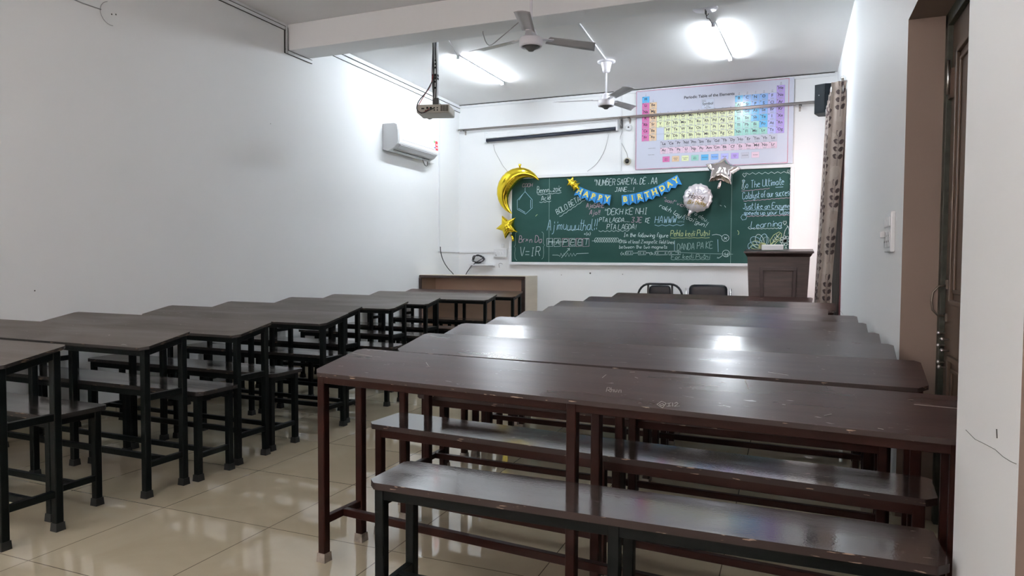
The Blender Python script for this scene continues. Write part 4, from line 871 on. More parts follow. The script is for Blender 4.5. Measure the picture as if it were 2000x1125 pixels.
# banner
bn = thing('birthday_banner', 'blue pennant banner with yellow letters strung across the chalkboard', 'banner', (-2.13, YBL, 2.2))
CT = [(-2.838, 2.270), (-2.745, 2.225), (-2.650, 2.188), (-2.552, 2.160), (-2.455, 2.140), (-2.358, 2.125), None, (-2.215, 2.118), (-2.118, 2.125), (-2.020, 2.138), (-1.922, 2.158), (-1.825, 2.188), (-1.73, 2.222), (-1.635, 2.272), (-1.545, 2.322)]
WORD = ['HAPPY', 'BIRTHDAY']; 
def pennant(p0, p1, letter):
    dx, dz = p1[0]-p0[0], p1[1]-p0[1]; L = math.hypot(dx, dz); ux, uz = dx/L, dz/L
    def P(u, v, y=0): return (p0[0]+u*ux+v*uz+2.13, -.012-y, p0[1]+u*uz-v*ux-2.2)
    h = .148; y0 = random.uniform(0, .012)
    q = MB(); poly = [(.002, 0), (L-.002, 0), (L-.002, h), (L/2, h-.035), (.002, h)]
    q.prism([p for p in poly], lambda u, v: P(u, v, y0+.003), lambda u, v: P(u, v, y0), M_BLUE)
    o = q.build('pennant', bn)
    t = MB(); text_many(t, [(letter, .104, L/2, -.093, .032, 'CENTER')], lambda u, v: P(u, -v, y0+.0042), M_YEL)
    # slab serifs
    if letter in 'HAPRTIY':
        feet = {'H': (-.029, .029), 'A': (-.030, .030), 'P': (-.02,), 'R': (-.02, .024), 'T': (0,), 'I': (0,), 'Y': (0,)}[letter]
        tops = {'H': (-.026, .026), 'I': (0,), 'Y': (-.026, .026)}.get(letter, ())
        for f, vv in [(f, .0915) for f in feet]+[(f, .0205) for f in tops]:
            a, b = L/2+f-.0135, L/2+f+.0135
            t.add([P(a, vv-.004, y0+.0044), P(b, vv-.004, y0+.0044), P(b, vv+.004, y0+.0044), P(a, vv+.004, y0+.0044)], [(0, 1, 2, 3)], M_YEL)
    t.build('yellow_letter', o)
i = 0
for wd, seg in ((WORD[0], CT[:6]), (WORD[1], CT[7:])):
    if len(seg) < len(wd)+1:
        seg = seg + [(seg[-1][0]+.09, seg[-1][1]+.045)]
    for k, l in enumerate(wd): pennant(seg[k], seg[k+1], l)
# ================================================================== periodic table poster
PX0, PX1, PZ0, PZ1 = -2.035, -.022, 2.462, 3.540
pt = thing('periodic_table_poster', 'large glossy poster of the periodic table of the elements above the chalkboard', 'poster', (PX0, YF-.021, PZ0))
PW, PH = PX1-PX0, PZ1-PZ0; PT = .012
def pf(o): return lambda u, v: (u, -PT-o, v)
vs = []; fs = []; nx, nz = 24, 12
for j in range(nz+1):
    for i_ in range(nx+1):
        u, v = i_/nx, j/nz; vs.append((PW*u, -PT+.0012*math.sin(u*9+v*5)*math.sin(v*7), PH*v))
for j in range(nz):
    for i_ in range(nx): a = j*(nx+1)+i_; fs.append((a, a+1, a+nx+2, a+nx+1))
q = MB(); q.add(vs, fs, M_PAPER, True); q.box(0, PW, -.009, 0, 0, PH, M_PAPER); sheet = q.build('sheet', pt)
def rect(mb, u0, u1, v0, v1, m, o=.0016): f_ = pf(o); mb.add([f_(u0, v0), f_(u1, v0), f_(u1, v1), f_(u0, v1)], [(0, 1, 2, 3)], m)
q = MB(); b_ = .028
for u0, u1, v0, v1 in ((b_-.022, PW-.06, .006, .0105), (b_-.022, PW-.06, PH-.012, PH-.0075), (b_-.022, b_-.0175, .006, PH-.0075), (PW-.0645, PW-.06, .006, PH-.0075)): rect(q, u0, u1, v0, v1, M_PRED)
q.build('red_border', sheet)
CC = {}
def pm(name, c):
    CC[name] = mat('poster_'+name, c, .2)
for n_, c_ in (('alkali', (.72, .20, .46)), ('alkaline', (.80, .60, .40)), ('transition', (.80, .86, .55)), ('basic', (.36, .70, .62)), ('metalloid', (.14, .50, .85)), ('nonmetal', (.26, .48, .88)), ('halogen', (.50, .52, .88)), ('noble', (.48, .36, .78)), ('lanthanide', (.56, .56, .66)), ('actinide', (.78, .60, .72)), ('key', (.60, .66, .78))): pm(n_, c_)
cw, chh_ = .1012, .0868; U0 = .085; V0 = PH-.172
ROWS = [
 [(1,'H','metalloid'), (18,'He','noble')],
 [(1,'Li','alkali'),(2,'Be','alkaline'),(13,'B','metalloid'),(14,'C','nonmetal'),(15,'N','nonmetal'),(16,'O','nonmetal'),(17,'F','halogen'),(18,'Ne','noble')],
 [(1,'Na','alkali'),(2,'Mg','alkaline'),(13,'Al','basic'),(14,'Si','metalloid'),(15,'P','nonmetal'),(16,'S','nonmetal'),(17,'Cl','halogen'),(18,'Ar','noble')]]
def tr(first, fam, rest, fams, tm='Sc'):
    pass
T4 = 'K Ca Sc Ti V Cr Mn Fe Co Ni Cu Zn Ga Ge As Se Br Kr'.split(); T5 = 'Rb Sr Y Zr Nb Mo Tc Ru Rh Pd Ag Cd In Sn Sb Te I Xe'.split()
T6 = 'Cs Ba * Hf Ta W Re Os Ir Pt Au Hg Tl Pb Bi Po At Rn'.split(); T7 = 'Fr Ra * Rf Db Sg Bh Hs Mt Ds Rg Cn Nh Fl Mc Lv Ts Og'.split()
FAM = {4: ['basic', 'metalloid', 'metalloid', 'nonmetal'], 5: ['basic', 'basic', 'metalloid', 'metalloid'], 6: ['basic', 'basic', 'basic', 'metalloid'], 7: ['basic']*4}
for rn, T in ((4, T4), (5, T5), (6, T6), (7, T7)):
    r = []
    for c, s_ in enumerate(T):
        fam = 'alkali' if c == 0 else 'alkaline' if c == 1 else 'transition' if c < 12 else FAM[rn][c-12] if c < 16 else 'halogen' if c == 16 else 'noble'
        if s_ == '*': fam = 'key'; s_ = ''
        r.append((c+1, s_, fam))
    ROWS.append(r)
LA = 'La Ce Pr Nd Pm Sm Eu Gd Tb Dy Ho Er Tm Yb Lu'.split(); AC_ = 'Ac Th Pa U Np Pu Am Cm Bk Cf Es Fm Md No Lr'.split()
cells = MB(); lines = MB(); items = []; small = MB()
gridm = mat('poster_grid', (.36, .40, .50), .3)
def cell(u, v, s_, fam, w=cw, h=chh_):
    rect(lines, u, u+w, v, v+h, gridm, .0013); rect(cells, u+.002, u+w-.002, v+.002, v+h-.002, CC[fam], .0019)
    if s_:
        items.append((s_, .050, u+w/2, v+h*.42, .022, 'CENTER'))
        rect(small, u+.008, u+.020, v+h-.014, v+h-.006, M_INK, .0022)
        rect(small, u+w*.25, u+w*.75, v+.017, v+.021, M_INKG, .0022); rect(small, u+w*.32, u+w*.68, v+.007, v+.011, M_INKG, .0022)
for rI, row in enumerate(ROWS):
    for c, s_, fam in row: cell(U0+(c-1)*cw, V0-(rI)*chh_-.0, s_, fam)
for k in range(15):
    cell(U0+2.5*cw+k*.099, V0-7.15*chh_, LA[k], 'lanthanide'); cell(U0+2.5*cw+k*.099, V0-8.15*chh_, AC_[k], 'actinide')
KEY = [('alkali', 'Alkali', 'Metal'), ('alkaline', 'Alkaline', 'Earth'), ('transition', 'Transition', 'Metal'), ('basic', 'Basic', 'Metal'), ('metalloid', 'Semimetal', ''), ('nonmetal', 'Nonmetal', ''), ('halogen', 'Halogen', ''), ('noble', 'Noble', 'Gas'), ('lanthanide', 'Lanthanide', ''), ('actinide', 'Actinide', '')]
for k, (fam, a, b) in enumerate(KEY):
    u, v = .372+k*.127, .088
    rect(lines, u, u+.098, v, v+.078, gridm, .0013); rect(cells, u+.002, u+.096, v+.002, v+.076, CC[fam], .0019)
    items.append((a, .0175, u+.049, v+.042 if b else v+.034, .01, 'CENTER'))
    if b: items.append((b, .0175, u+.049, v+.022, .01, 'CENTER'))
items.append(('Periodic Table of the Elements', .052, U0+8.75*cw, V0+.012, .022, 'CENTER'))
u, v = U0+7.8*cw, V0-1.60*chh_
rect(lines, u, u+.165, v, v+.128, gridm, .0013); rect(cells, u+.003, u+.162, v+.003, v+.125, CC['key'], .0019)
items += [('Symbol', .048, u+.0825, v+.050, .014, 'CENTER'), ('Name', .016, u+.0825, v+.028, .01, 'CENTER'), ('Atomic Mass', .016, u+.0825, v+.010, .01, 'CENTER'), ('Atomic', .016, u+.010, v+.108, .01, 'LEFT'), ('Number', .016, u+.010, v+.092, .01, 'LEFT')]
top_ = {1: 0, 2: 1, 18: 0}; top_.update({c: 3 for c in range(3, 13)}); top_.update({c: 1 for c in range(13, 18)})
GN = {1: 'IA', 2: 'IIA', 13: 'IIIA', 14: 'IVA', 15: 'VA', 16: 'VIA', 17: 'VIIA', 18: 'VIIIA'}
for c, r_ in top_.items():
    items.append((str(c), .016, U0+(c-.5)*cw, V0+chh_-r_*chh_+.026, .01, 'CENTER'))
    if c in GN: items.append((GN[c], .014, U0+(c-.5)*cw, V0+chh_-r_*chh_+.008, .01, 'CENTER'))
items += [('Lanthanide Series', .014, U0+.9*cw, V0-7.2*chh_, .006, 'LEFT'), ('Actinide Series', .014, U0+.9*cw, V0-8.2*chh_, .006, 'LEFT')]
lines.build('cell_outlines', sheet); cells.build('coloured_cells', sheet); small.build('fine_print', sheet)
tx = MB(); text_many(tx, items, pf(.0026), M_INK); tx.build('printed_lettering', sheet)

# ================================================================== front wall fittings
rd = thing('curtain_rod', 'long thin double steel curtain rod running across the front wall below the ceiling', 'rod', (-2.25, YF, 3.18))
q = MB(); q.tube([(-2.47, -.10, -.005), (2.47, -.10, .022)], .0105, M_RODM, 10); q.build('rod', rd)
q = MB(); q.tube([(-2.47, -.05, -.012), (2.47, -.05, .012)], .0075, M_RODM, 10); q.build('rod', rd)
for x in (-2.40, .02, .13, 2.30):
    q = MB(); q.bar((x, 0, -.03), (x, -.115, -.02), .018, .006, M_RODM); q.box(x-.012, x+.012, -.004, 0, -.07, .0, M_RODM)
    q.lathe((x, -.10, -.012), [(.010, -.014), (.014, -.01), (.014, .018), (.010, .022)], M_BRACKET, 10, 'x'); q.build('bracket', rd)
MB().lathe((-2.475, -.10, -.005), [(.004, -.03), (.016, -.02), (.018, 0), (.012, .006)], M_CHROME, 12, 'x').build('end_knob', rd)
sc = thing('projection_screen', 'rolled-up projection screen with white case and navy bottom bar, on the front wall', 'screen', (-3.29, YF-.002, 3.02))
q = MB(); X_ = Matrix.Rotation(-.022, 4, 'Y')
q.box(-1.0, 1.0, -.07, -.0, .022, .100, M_TRIM, X=X_); q.build('case', sc, bevel=.012, seg=3)
q = MB(); q.tube([tuple(X_ @ Vector(p)) for p in ((-.99, -.05, -.002), (1.0, -.05, -.002))], .022, M_BLUEB, 12); q.build('bottom_bar', sc)
for s in (-1, 1): MB().box(s*1.0-.012, s*1.0+.012, -.075, 0, -.03, .12, M_TRIM, X=X_).build('end_bracket', sc)
for xx in (-.875, .882):
    q = MB(); z0 = -.02-(-.022)*xx*-1; z0 = -.022+.022*xx
    q.tube([(xx-.045, -.05, z0), (xx-.035, -.05, z0-.03), (xx-.012, -.05, z0-.045), (xx+.012, -.05, z0-.045), (xx+.035, -.05, z0-.03), (xx+.045, -.05, z0)], .004, M_TRIM, 6); q.build('pull_handle', sc)
def cable(name, pts, r, m, label, cat='cable', group=None):
    # catmull-rom smoothing
    P = [Vector(p) for p in pts]; o = []
    for i in range(len(P)-1):
        a, b, c, d = P[max(i-1, 0)], P[i], P[i+1], P[min(i+2, len(P)-1)]
        for t in (0, .25, .5, .75): o.append(.5*((2*b)+(-a+c)*t+(2*a-5*b+4*c-d)*t*t+(-a+3*b-3*c+d)*t**3))
    o.append(P[-1]); return tag(MB().tube(o, r, m, 6).build(name), label, cat, group)
yc = YF-.008
cable('pull_cord', [(-4.165, YF-.05, 2.93), (-4.14, YF-.045, 2.83), (-4.09, yc, 2.72), (-4.03, yc, 2.62), (-3.97, yc, 2.55), (-3.90, YF-.03, 2.47)], .0032, M_WIRE, 'thin cord hanging from the left end of the screen down behind the moon balloon', 'cord')
cable('pull_cord', [(-2.408, YF-.05, 2.975), (-2.43, YF-.045, 2.88), (-2.47, yc, 2.78), (-2.53, yc, 2.66), (-2.61, yc, 2.56), (-2.72, YF-.03, 2.475)], .0032, M_WIRE, 'thin cord hanging from the right end of the screen to the chalkboard frame', 'cord')
sm = thing('junction_disc', 'round white plastic junction disc on the front wall left of the poster', 'fitting', (-2.135, YF, 3.055))
MB().lathe((0, 0, 0), [(.045, 0), (.045, .02), (.036, .032), (.02, .034), (.002, .034)], M_TRIM, 24, 'y').build('disc', sm)
MB().lathe((0, -.034, 0), [(.012, 0), (.012, .006), (.002, .008)], M_BRACKET, 16, 'y').build('centre_screw', sm)
hb = thing('wall_sensor', 'small cream round unit with dark centre on the wall above the chalkboard', 'sensor', (-2.15, YF, 2.59))
MB().lathe((0, 0, 0), [(.052, 0), (.052, .018), (.046, .03), (.036, .045), (.034, .03)], M_CREAM, 24, 'y').build('housing', hb)
MB().lathe((0, 0, 0), [(.033, .028), (.030, .036), (.002, .040)], M_LENS, 20, 'y').build('dark_centre', hb)
cable('sensor_cable', [(-2.235, YF-.02, 3.22), (-2.25, YF-.03, 3.13), (-2.225, YF-.02, 3.02), (-2.255, yc, 2.90), (-2.20, yc, 2.78), (-2.16, yc, 2.70), (-2.145, yc, 2.64)], .0042, M_WIRE, 'pale cable running down the front wall to the cream round unit')
jb = MB().box(-.02, .02, -.03, 0, -.05, .05, M_BRACKET).build('cable_clip', loc=(-2.235, YF, 3.10), bevel=.008); tag(jb, 'small dark clip gathering wires beside the screen end', 'clip')

# switches on the front wall
sb = thing('switchboard', 'white switch and socket board on the front wall just left of the chalkboard', 'switchboard', (-4.055, YF, 1.33))
MB().box(-.105, .105, -.035, 0, -.075, .055, M_TRIM).build('box', sb, bevel=.006)
for k, xx in enumerate((-.07, -.01, .03, .07)):
    MB().box(xx-.014, xx+.014, -.042, -.035, -.035, .010, M_TRIM).build('switch_rocker', sb, bevel=.003)
q = MB()
for dx, dz in ((-.072, -.045), (-.062, -.045), (-.067, -.055)): q.lathe((dx, -.036, dz), [(.004, -.002), (.004, .0015)], M_LENS, 8, 'y')
q.build('socket_holes', sb)
sb2 = thing('switchboard', 'small white junction box standing on top of the switch board beside the chalkboard', 'switchboard', (-4.02, YF, 1.43))
MB().box(-.02, .02, -.03, 0, -.035, .03, M_TRIM).build('box', sb2, bevel=.004); MB().box(-.008, .008, -.036, -.03, -.015, .012, M_TRIM).build('switch_rocker', sb2)
ws = thing('wall_bracket_shelf', 'narrow white metal ledge on the front wall holding the coiled cable', 'shelf', (-4.35, YF, 1.14))
MB().box(-.20, .20, -.09, 0, -.012, .004, M_TRIM).build('ledge', ws); MB().box(-.20, .20, -.006, 0, -.03, .02, M_TRIM).build('back_strip', ws)
P = []
for k in range(90):
    a = k*2*PI/22; P.append((-4.41+(.088+.014*math.sin(k*.9))*math.cos(a), YF-.05+.022*math.sin(k*.37), 1.225+(.056+.010*math.sin(k*1.3))*math.sin(a)))
P += [(-4.45, YF-.06, 1.165), (-4.52, YF-.06, 1.12), (-4.60, YF-.05, 1.02), (-4.66, YF-.05, .88)]
tag(MB().tube(P, .0062, M_BLACKP, 6).build('coiled_cable'), 'coil of black cable lying on the small wall ledge', 'cable')
cable('dangling_cable', [(XL+.03, 8.86, 1.40), (XL+.035, 8.87, 1.30), (XL+.04, 8.95, 1.18), (XL+.045, 9.08, 1.08), (XL+.05, 9.25, .98), (XL+.05, 9.35, .80)], .0065, M_BLACKP, 'black cable drooping from the wall conduit in the front left corner')
cable('wall_hook', [(-4.08, YF-.004, 1.10), (-4.08, YF-.02, 1.15), (-4.05, YF-.03, 1.165), (-4.02, YF-.02, 1.15)], .004, M_WIRE, 'small bent wire hook under the switch board', 'hook')

# ================================================================== speaker + curtain on the right
sp = thing('wall_speaker', 'dark grey box loudspeaker mounted high in the front right corner', 'speaker', (.34, 9.16, 3.145), 0)
poly = [(-.115, -.115), (.0, -.165), (.075, -.15), (.10, .06), (.06, .10), (-.06, .08)]
MB().prism(poly, lambda x, y: (x-.02, y, -.17), lambda x, y: (x-.02, y, .17), M_SPK).build('cabinet', sp, bevel=.008)
q = MB(); a, b = Vector((-.130, -.118, 0)), Vector((-.024, -.166, 0)); n_ = Vector((-.4, -.9, 0)).normalized()*.004
q.add([tuple(a+n_+Vector((0, 0, -.15))), tuple(b+n_+Vector((0, 0, -.15))), tuple(b+n_+Vector((0, 0, .15))), tuple(a+n_+Vector((0, 0, .15)))], [(0, 1, 2, 3)], M_SPK); q.build('grille', sp)
q = MB(); q.box(.06, .132, -.02, .02, -.03, .03, M_BRACKET); q.box(.118, .133, -.05, .05, -.06, .10, M_TRIM); q.build('wall_bracket', sp)
MB().box(.045, .055, -.156, -.152, -.14, .05, M_TRIM).build('side_strip', sp)
q = MB().lathe((-.085, -.142, .04), [(.002, -.004), (.008, 0), (.002, .003)], M_STEEL, 8, 'y'); q.build('badge', sp)

cu = thing('curtain', 'beige curtain patterned with brown leaf sprigs hanging beside the lectern at the right wall', 'curtain', (0, 0, 0))
CZ0, CZ1 = .18, 3.02
def cs(u, v):
    """u 0..1 near->far, v 0..1 bottom->top"""
    xr = .358+.106*min(1, v/.8)**1.1; xl = .230+.10*v; y0 = 8.12-.42*v
    if u < .18:
        t = u/.18; return Vector((xr+(xl-xr)*t, y0+.03*math.sin(t*PI*3)*.5+.02*t, CZ0+(CZ1-CZ0)*v))
    t = (u-.18)/.82
    return Vector((xl+.024*(1-math.cos(t*PI*9)), y0+.02+(9.0-y0)*t, CZ0+(CZ1-CZ0)*v))
q = MB(); nu, nv = 110, 30; vs = [cs(i_/nu, j/nv) for j in range(nv+1) for i_ in range(nu+1)]; fs = [(j*(nu+1)+i_, j*(nu+1)+i_+1, (j+1)*(nu+1)+i_+1, (j+1)*(nu+1)+i_) for j in range(nv) for i_ in range(nu)]
q.add(vs, fs, M_CURT, True)
def leaf(uc, vc, ang, L, wd):
    # metric leaf on the folded surface; 1 u ~ 1.35 m of cloth
    pts = []; c = (uc*1.35, vc*(CZ1-CZ0))
    K = 7
    up = []; dn = []
    for i_ in range(K+1):
        t = i_/K; w = wd*math.sin(PI*t)**.75
        for lst, sgn in ((up, 1), (dn, -1)):
            a = c[0]+t*L*math.cos(ang)-sgn*w*math.sin(ang); b = c[1]+t*L*math.sin(ang)+sgn*w*math.cos(ang)
            lst.append((min(max(a/1.35, 0), 1), min(max(b/(CZ1-CZ0), 0), 1)))
    vs = [cs(*p)+Vector((-.0025, -.0018, 0)) for p in up]+[cs(*p)+Vector((-.0025, -.0018, 0)) for p in dn]
    q.add(vs, [(i_, i_+1, K+1+i_+1, K+1+i_) for i_ in range(K)], M_LEAF)
r_ = random.Random(3)
for col in range(7):
    uc = .055+col*.155; v = .02+.07*(col % 2)*1.6
    while v < .99:
        lean = r_.uniform(-.15, .15)
        q_pts = [(uc+.012*math.sin(lean)*k, v+k*.013) for k in range(9)]
        for k in range(8):
            a, b = q_pts[k], q_pts[k+1]
            P0 = cs(min(a[0], 1), min(a[1], 1))+Vector((-.002, -.0015, 0)); P1 = cs(min(b[0], 1), min(b[1], 1))+Vector((-.002, -.0015, 0))
            q.bar(P0, P1, .003, .003, M_LEAF)
        for k in range(3):
            vv = v+.028+k*.026
            leaf(uc, vv, .35+lean, .085, .024); leaf(uc, vv, PI-.35+lean, .085, .024)
        leaf(uc, v+.10, PI/2+.45, .08, .022); leaf(uc, v+.10, PI/2-.5, .08, .022)
        v += .172
q.build('cloth', cu)
q = MB()
for u in (.03, .17, .32, .46, .60, .75, .89):
    p = cs(u, .975); q.tube([(p.x-.004, p.y+.028*math.cos(a*PI/6), p.z+.028*math.sin(a*PI/6)) for a in range(12)], .006, M_STEEL, 6, closed=True)
q.build('eyelet_ring', cu)
cr_ = thing('window_curtain_rod', 'short steel curtain rod over the right window with glass ball finial', 'rod', (.435, 8.32, 3.03))
MB().tube([(0, -.68, 0), (0, .62, 0)], .011, M_RODM, 10).build('rod', cr_)
MB().lathe((0, -.70, .0), [(.004, -.03), (.02, -.022), (.027, 0), (.02, .022), (.008, .03)], M_CHROME, 16, 'y').build('finial', cr_)
q = MB(); q.box(-.012, .049, -.56, -.54, -.012, .012, M_RODM); q.box(.040, .049, -.58, -.52, -.04, .09, M_CHROME); q.build('bracket', cr_)

# switch board on right wall
sw = thing('wall_switchboard', 'large white switch board with sockets on the right wall beside the door recess', 'switchboard', (XR, 4.035, 1.365)); sw.scale = (1, .68, 1)
MB().box(-.022, 0, -.18, .18, -.11, .095, M_TRIM).build('box', sw, bevel=.006)
for k in range(5):
    yy_ = -.14+k*.07; MB().box(-.028, -.022, yy_-.024, yy_+.024, .02, .07, M_TRIM).build('switch_rocker', sw, bevel=.003)
for k in range(3):
    yy_ = -.11+k*.11; q = MB().box(-.026, -.022, yy_-.042, yy_+.042, -.085, -.005, M_ACG)
    for dy, dz in ((0, -.025), (-.015, -.055), (.015, -.055)): q.lathe((-.0265, yy_+dy, dz), [(.006, 0), (.006, .001)], M_LENS, 8, 'x')
    q.build('socket', sw)
MB().box(-.050, -.026, .065, .105, -.035, .0, M_TRIM).build('plug', sw, bevel=.006)

# ================================================================== AC on left wall
ac = thing('air_conditioner', 'white wall-mounted split air conditioner with a red star label on the left wall', 'air conditioner', (XL, 7.93, 2.745))
prof = [(.0, .155), (.17, .155), (.205, .135), (.222, .06), (.225, -.075), (.215, -.10), (.165, -.150), (.075, -.185), (.0, -.165)]
def acbox(mb, y0, y1, m, sc=1.0):
    n = len(prof); vs = [(x, y0, z) for x, z in prof]+[(x, y1, z) for x, z in prof]
    mb.add(vs, [tuple(range(n)), tuple(range(2*n-1, n-1, -1))]+[(i+n, i+n+(1 if i < n-1 else 1-n), (i+1) % n, i) if False else (i, i+n, (i+1) % n+n, (i+1) % n) for i in range(n)], m)
q = MB(); acbox(q, -.54, .50, M_ACG); q.build('housing', ac, bevel=.006)
q = MB(); pp = [(.207, .140), (.229, .062), (.232, -.080), (.222, -.100)]
vs = [(x, y, z) for y in (-.525, .49) for x, z in pp]+[(x-.02, y, z) for y in (-.525, .49) for x, z in pp]
q.add(vs, [(0, 1, 5, 4), (1, 2, 6, 5), (2, 3, 7, 6), (8, 12, 13, 9), (0, 8, 9, 1), (1, 9, 10, 2), (2, 10, 11, 3), (4, 5, 13, 12), (5, 6, 14, 13), (6, 7, 15, 14), (0, 4, 12, 8), (3, 11, 15, 7)], M_ACW); q.build('front_panel', ac)
q = MB(); q.bar((.2335, -.45, -.045), (.2335, .46, -.045), .002, .004, M_INKG); q.build('panel_line', ac)
q = MB(); q.bar((.195, -.47, -.128), (.195, .42, -.128), .06, .006, M_ACG, up=(.5, 0, -.6)); q.build('louvre', ac)
q = MB(); q.bar((.130, -.49, -.172), (.130, .42, -.172), .012, .006, M_LENS, up=(.4, 0, -1)); q.build('air_slot', ac)
q = MB(); f_ = lambda y, z: (.232+.0015+(0 if z < .05 else -(z-.05)*.2), y, z)
for y0, y1, z0, z1, m_ in ((.355, .405, -.03, .085, M_WHITEBOX), (.36, .40, .045, .08, mat('label_green', (.15, .5, .2), .5)), (.36, .40, -.025, -.005, mat('label_blue', (.1, .25, .6), .5)), (.408, .475, -.045, .08, mat('label_red', (.75, .03, .05), .5)), (.425, .458, -.02, .0, M_WHITEBOX), (.425, .458, .02, .04, M_WHITEBOX)):
    e_ = .0008 if m_ not in (M_WHITEBOX,) or y0 > .42 else 0
    q.add([(f_(y0, z0)[0]+e_, y0, z0), (f_(y1, z0)[0]+e_, y1, z0), (f_(y1, z1)[0]+e_, y1, z1), (f_(y0, z1)[0]+e_, y0, z1)], [(0, 1, 2, 3)], m_)
q.build('energy_label', ac)
pd = MB().box(0, .05, -.07, .07, -.16, .16, M_ACW).build('pipe_cover', loc=(XL+.016, 8.56, 2.72), bevel=.008); tag(pd, 'white pipe cover box on the wall at the far end of the air conditioner', 'cover')
cable('ac_cable', [(XL+.06, 8.42, 2.57), (XL+.09, 8.36, 2.50), (XL+.09, 8.30, 2.50), (XL+.08, 8.25, 2.57)], .005, M_BRACKET, 'short dark cable looping under the far end of the air conditioner')
cable('hanging_wire_loop', [(XL+.02, 7.72, 2.905), (XL+.02, 7.70, 2.97), (XL+.012, 7.76, 3.06), (XL+.02, 7.84, 2.99), (XL+.02, 7.80, 2.91)], .003, M_WIRE, 'thin wire loop tied above the air conditioner', 'wire')

# ================================================================== ceiling: tubes, fans, projector
def tube_light(x0, y0, x1, y1, label, tm=None):
    L = math.hypot(x1-x0, y1-y0); t = thing('tube_light', label, 'tube light', ((x0+x1)/2, (y0+y1)/2, H), math.atan2(y1-y0, x1-x0)-PI/2, 'ceiling tube lights')
    MB().box(.015, .022, -L/2, L/2, -.018, 0, M_TRIM).build('batten', t, bevel=.003)
    MB().tube([(0, -L/2+.02, -.028), (0, L/2-.02, -.028)], .014, tm or M_TUBE, 12).build('tube', t)
    q = MB()
    for s in (-1, 1): q.box(-.016, .022, s*(L/2-.012)-.012, s*(L/2-.012)+.012, -.046, -.002, M_TRIM)
    q.build('end_cap', t, bevel=.003)
tube_light(-3.625, 7.2, -3.60, 8.48, 'lit tube light on the ceiling near the left wall, beside the projector')
tube_light(-.775, 7.13, -.715, 8.42, 'lit tube light on the ceiling on the right, above the poster side')
tube_light(-3.61, -1.7, -3.61, -.42, 'added fill tube light on the ceiling behind the viewpoint, left', M_FILLTUBE)  # this rear pair is added out of view to brighten the near bay
tube_light(-1.55, -1.7, -1.55, -.42, 'added fill tube light on the ceiling behind the viewpoint, right', M_FILLTUBE)
def fan(x, y, zm, angs, label, can=True, tilt=0, R=.60):
    t = thing('ceiling_fan', label, 'fan', (x, y, 0), 0, 'ceiling fans')
    MB().lathe((0, 0, zm), [(.03, -.036), (.078, -.034), (.080, -.042), (.090, -.040), (.096, -.026), (.096, .022), (.090, .032), (.055, .038), (.045, .075), (.040, .10), (.022, .115)], M_FAN, 32).build('motor', t)
    MB().lathe((0, 0, zm), [(.002, -.076), (.022, -.073), (.030, -.064), (.074, -.036)], M_BRACKET, 16).build('bottom_cap', t)
    MB().tube([(0, 0, zm+.1), (0, 0, H-.02)], .011, M_FAN, 12).build('down_rod', t)
    MB().lathe((0, 0, H), [(.022, -.145), (.035, -.14), (.045, -.125), (.048, -.10), (.062, -.035), (.066, -.02)], M_FAN, 24).build('canopy', t)
    MB().lathe((0, 0, H), [(.07, -.028), (.105, -.022), (.105, -.010), (.06, 0)], M_FAN, 28).build('ceiling_plate', t)
    for a in angs:
        ca, sa = math.cos(a), math.sin(a); pitch = -.21
        vs = []; fs = []; K = 10
        for side in (0, 1):
            for i_ in range(K+1):
                s_ = .155+(R-.155)*i_/K; w = .052+.014*(i_/K)
                sk = .0 if i_ < K else .0
                for j, o_ in enumerate((-1, -.5, 0, .5, 1)):
                    ss = s_ + (.03*o_ if i_ == K else 0); ww = o_*w
                    zz = ww*pitch + .010*(1-o_*o_) - .003*side
                    vs.append((ss*ca-ww*sa, ss*sa+ww*ca, zm+.035+zz))
        n5 = 5; NB = (K+1)*n5
        for i_ in range(K):
            for j in range(4):
                a0 = i_*n5+j; fs.append((a0, a0+n5, a0+n5+1, a0+1)); b0 = a0+NB; fs.append((b0, b0+1, b0+n5+1, b0+n5))
            fs.append((i_*n5, i_*n5+NB, (i_+1)*n5+NB, (i_+1)*n5)); e0 = i_*n5+4; fs.append((e0, e0+n5, e0+n5+NB, e0+NB))
        for j in range(4):
            fs.append((j, j+1, j+1+NB, j+NB)); e0 = K*n5+j; fs.append((e0, e0+NB, e0+1+NB, e0+1))
        bl = MB().add(vs, fs, M_BLADE, True).build('blade', t)
        MB().bar((.07*ca, .07*sa, zm+.03), (.20*ca, .20*sa, zm+.038), .045, .006, M_FAN).build('blade_arm', bl)
fan(-2.04, 5.40, 3.010, [math.radians(a) for a in (44, -76, 164)], 'grey-bladed ceiling fan in front of the ceiling beam, nearer of the two fans')
fan(-2.08, 8.03, 3.075, [math.radians(a) for a in (69, -51, -171)], 'grey-bladed ceiling fan hanging in front of the poster, farther of the two fans')
cp_ = thing('ceiling_rose', 'bare round fan plate with hook on the ceiling just behind the beam', 'ceiling plate', (-.80, 6.72, H))
MB().lathe((0, 0, 0), [(.11, -.012), (.115, -.006), (.115, 0)], M_FAN, 28).build('plate', cp_)
q = MB().tube([(0, 0, -.01), (0, .0, -.05), (.015, .01, -.07), (.03, .0, -.055)], .005, M_BRACKET, 6); q.build('hook', cp_)
cable('lamp_cable', [(-.795, 6.74, H-.02), (-.80, 6.85, H-.05), (-.79, 6.98, H-.02), (-.78, 7.15, H-.03)], .005, M_BRACKET, 'dark wire from the round ceiling plate to the right tube light', 'wire')
cable('lamp_cable', [(-.73, 7.25, H-.03), (-.66, 7.42, H-.05), (-.70, 7.55, H-.02), (-.64, 7.72, H-.05), (-.69, 7.85, H-.02)], .004, M_WIRE, 'loose wire dangling alongside the right tube light', 'wire')
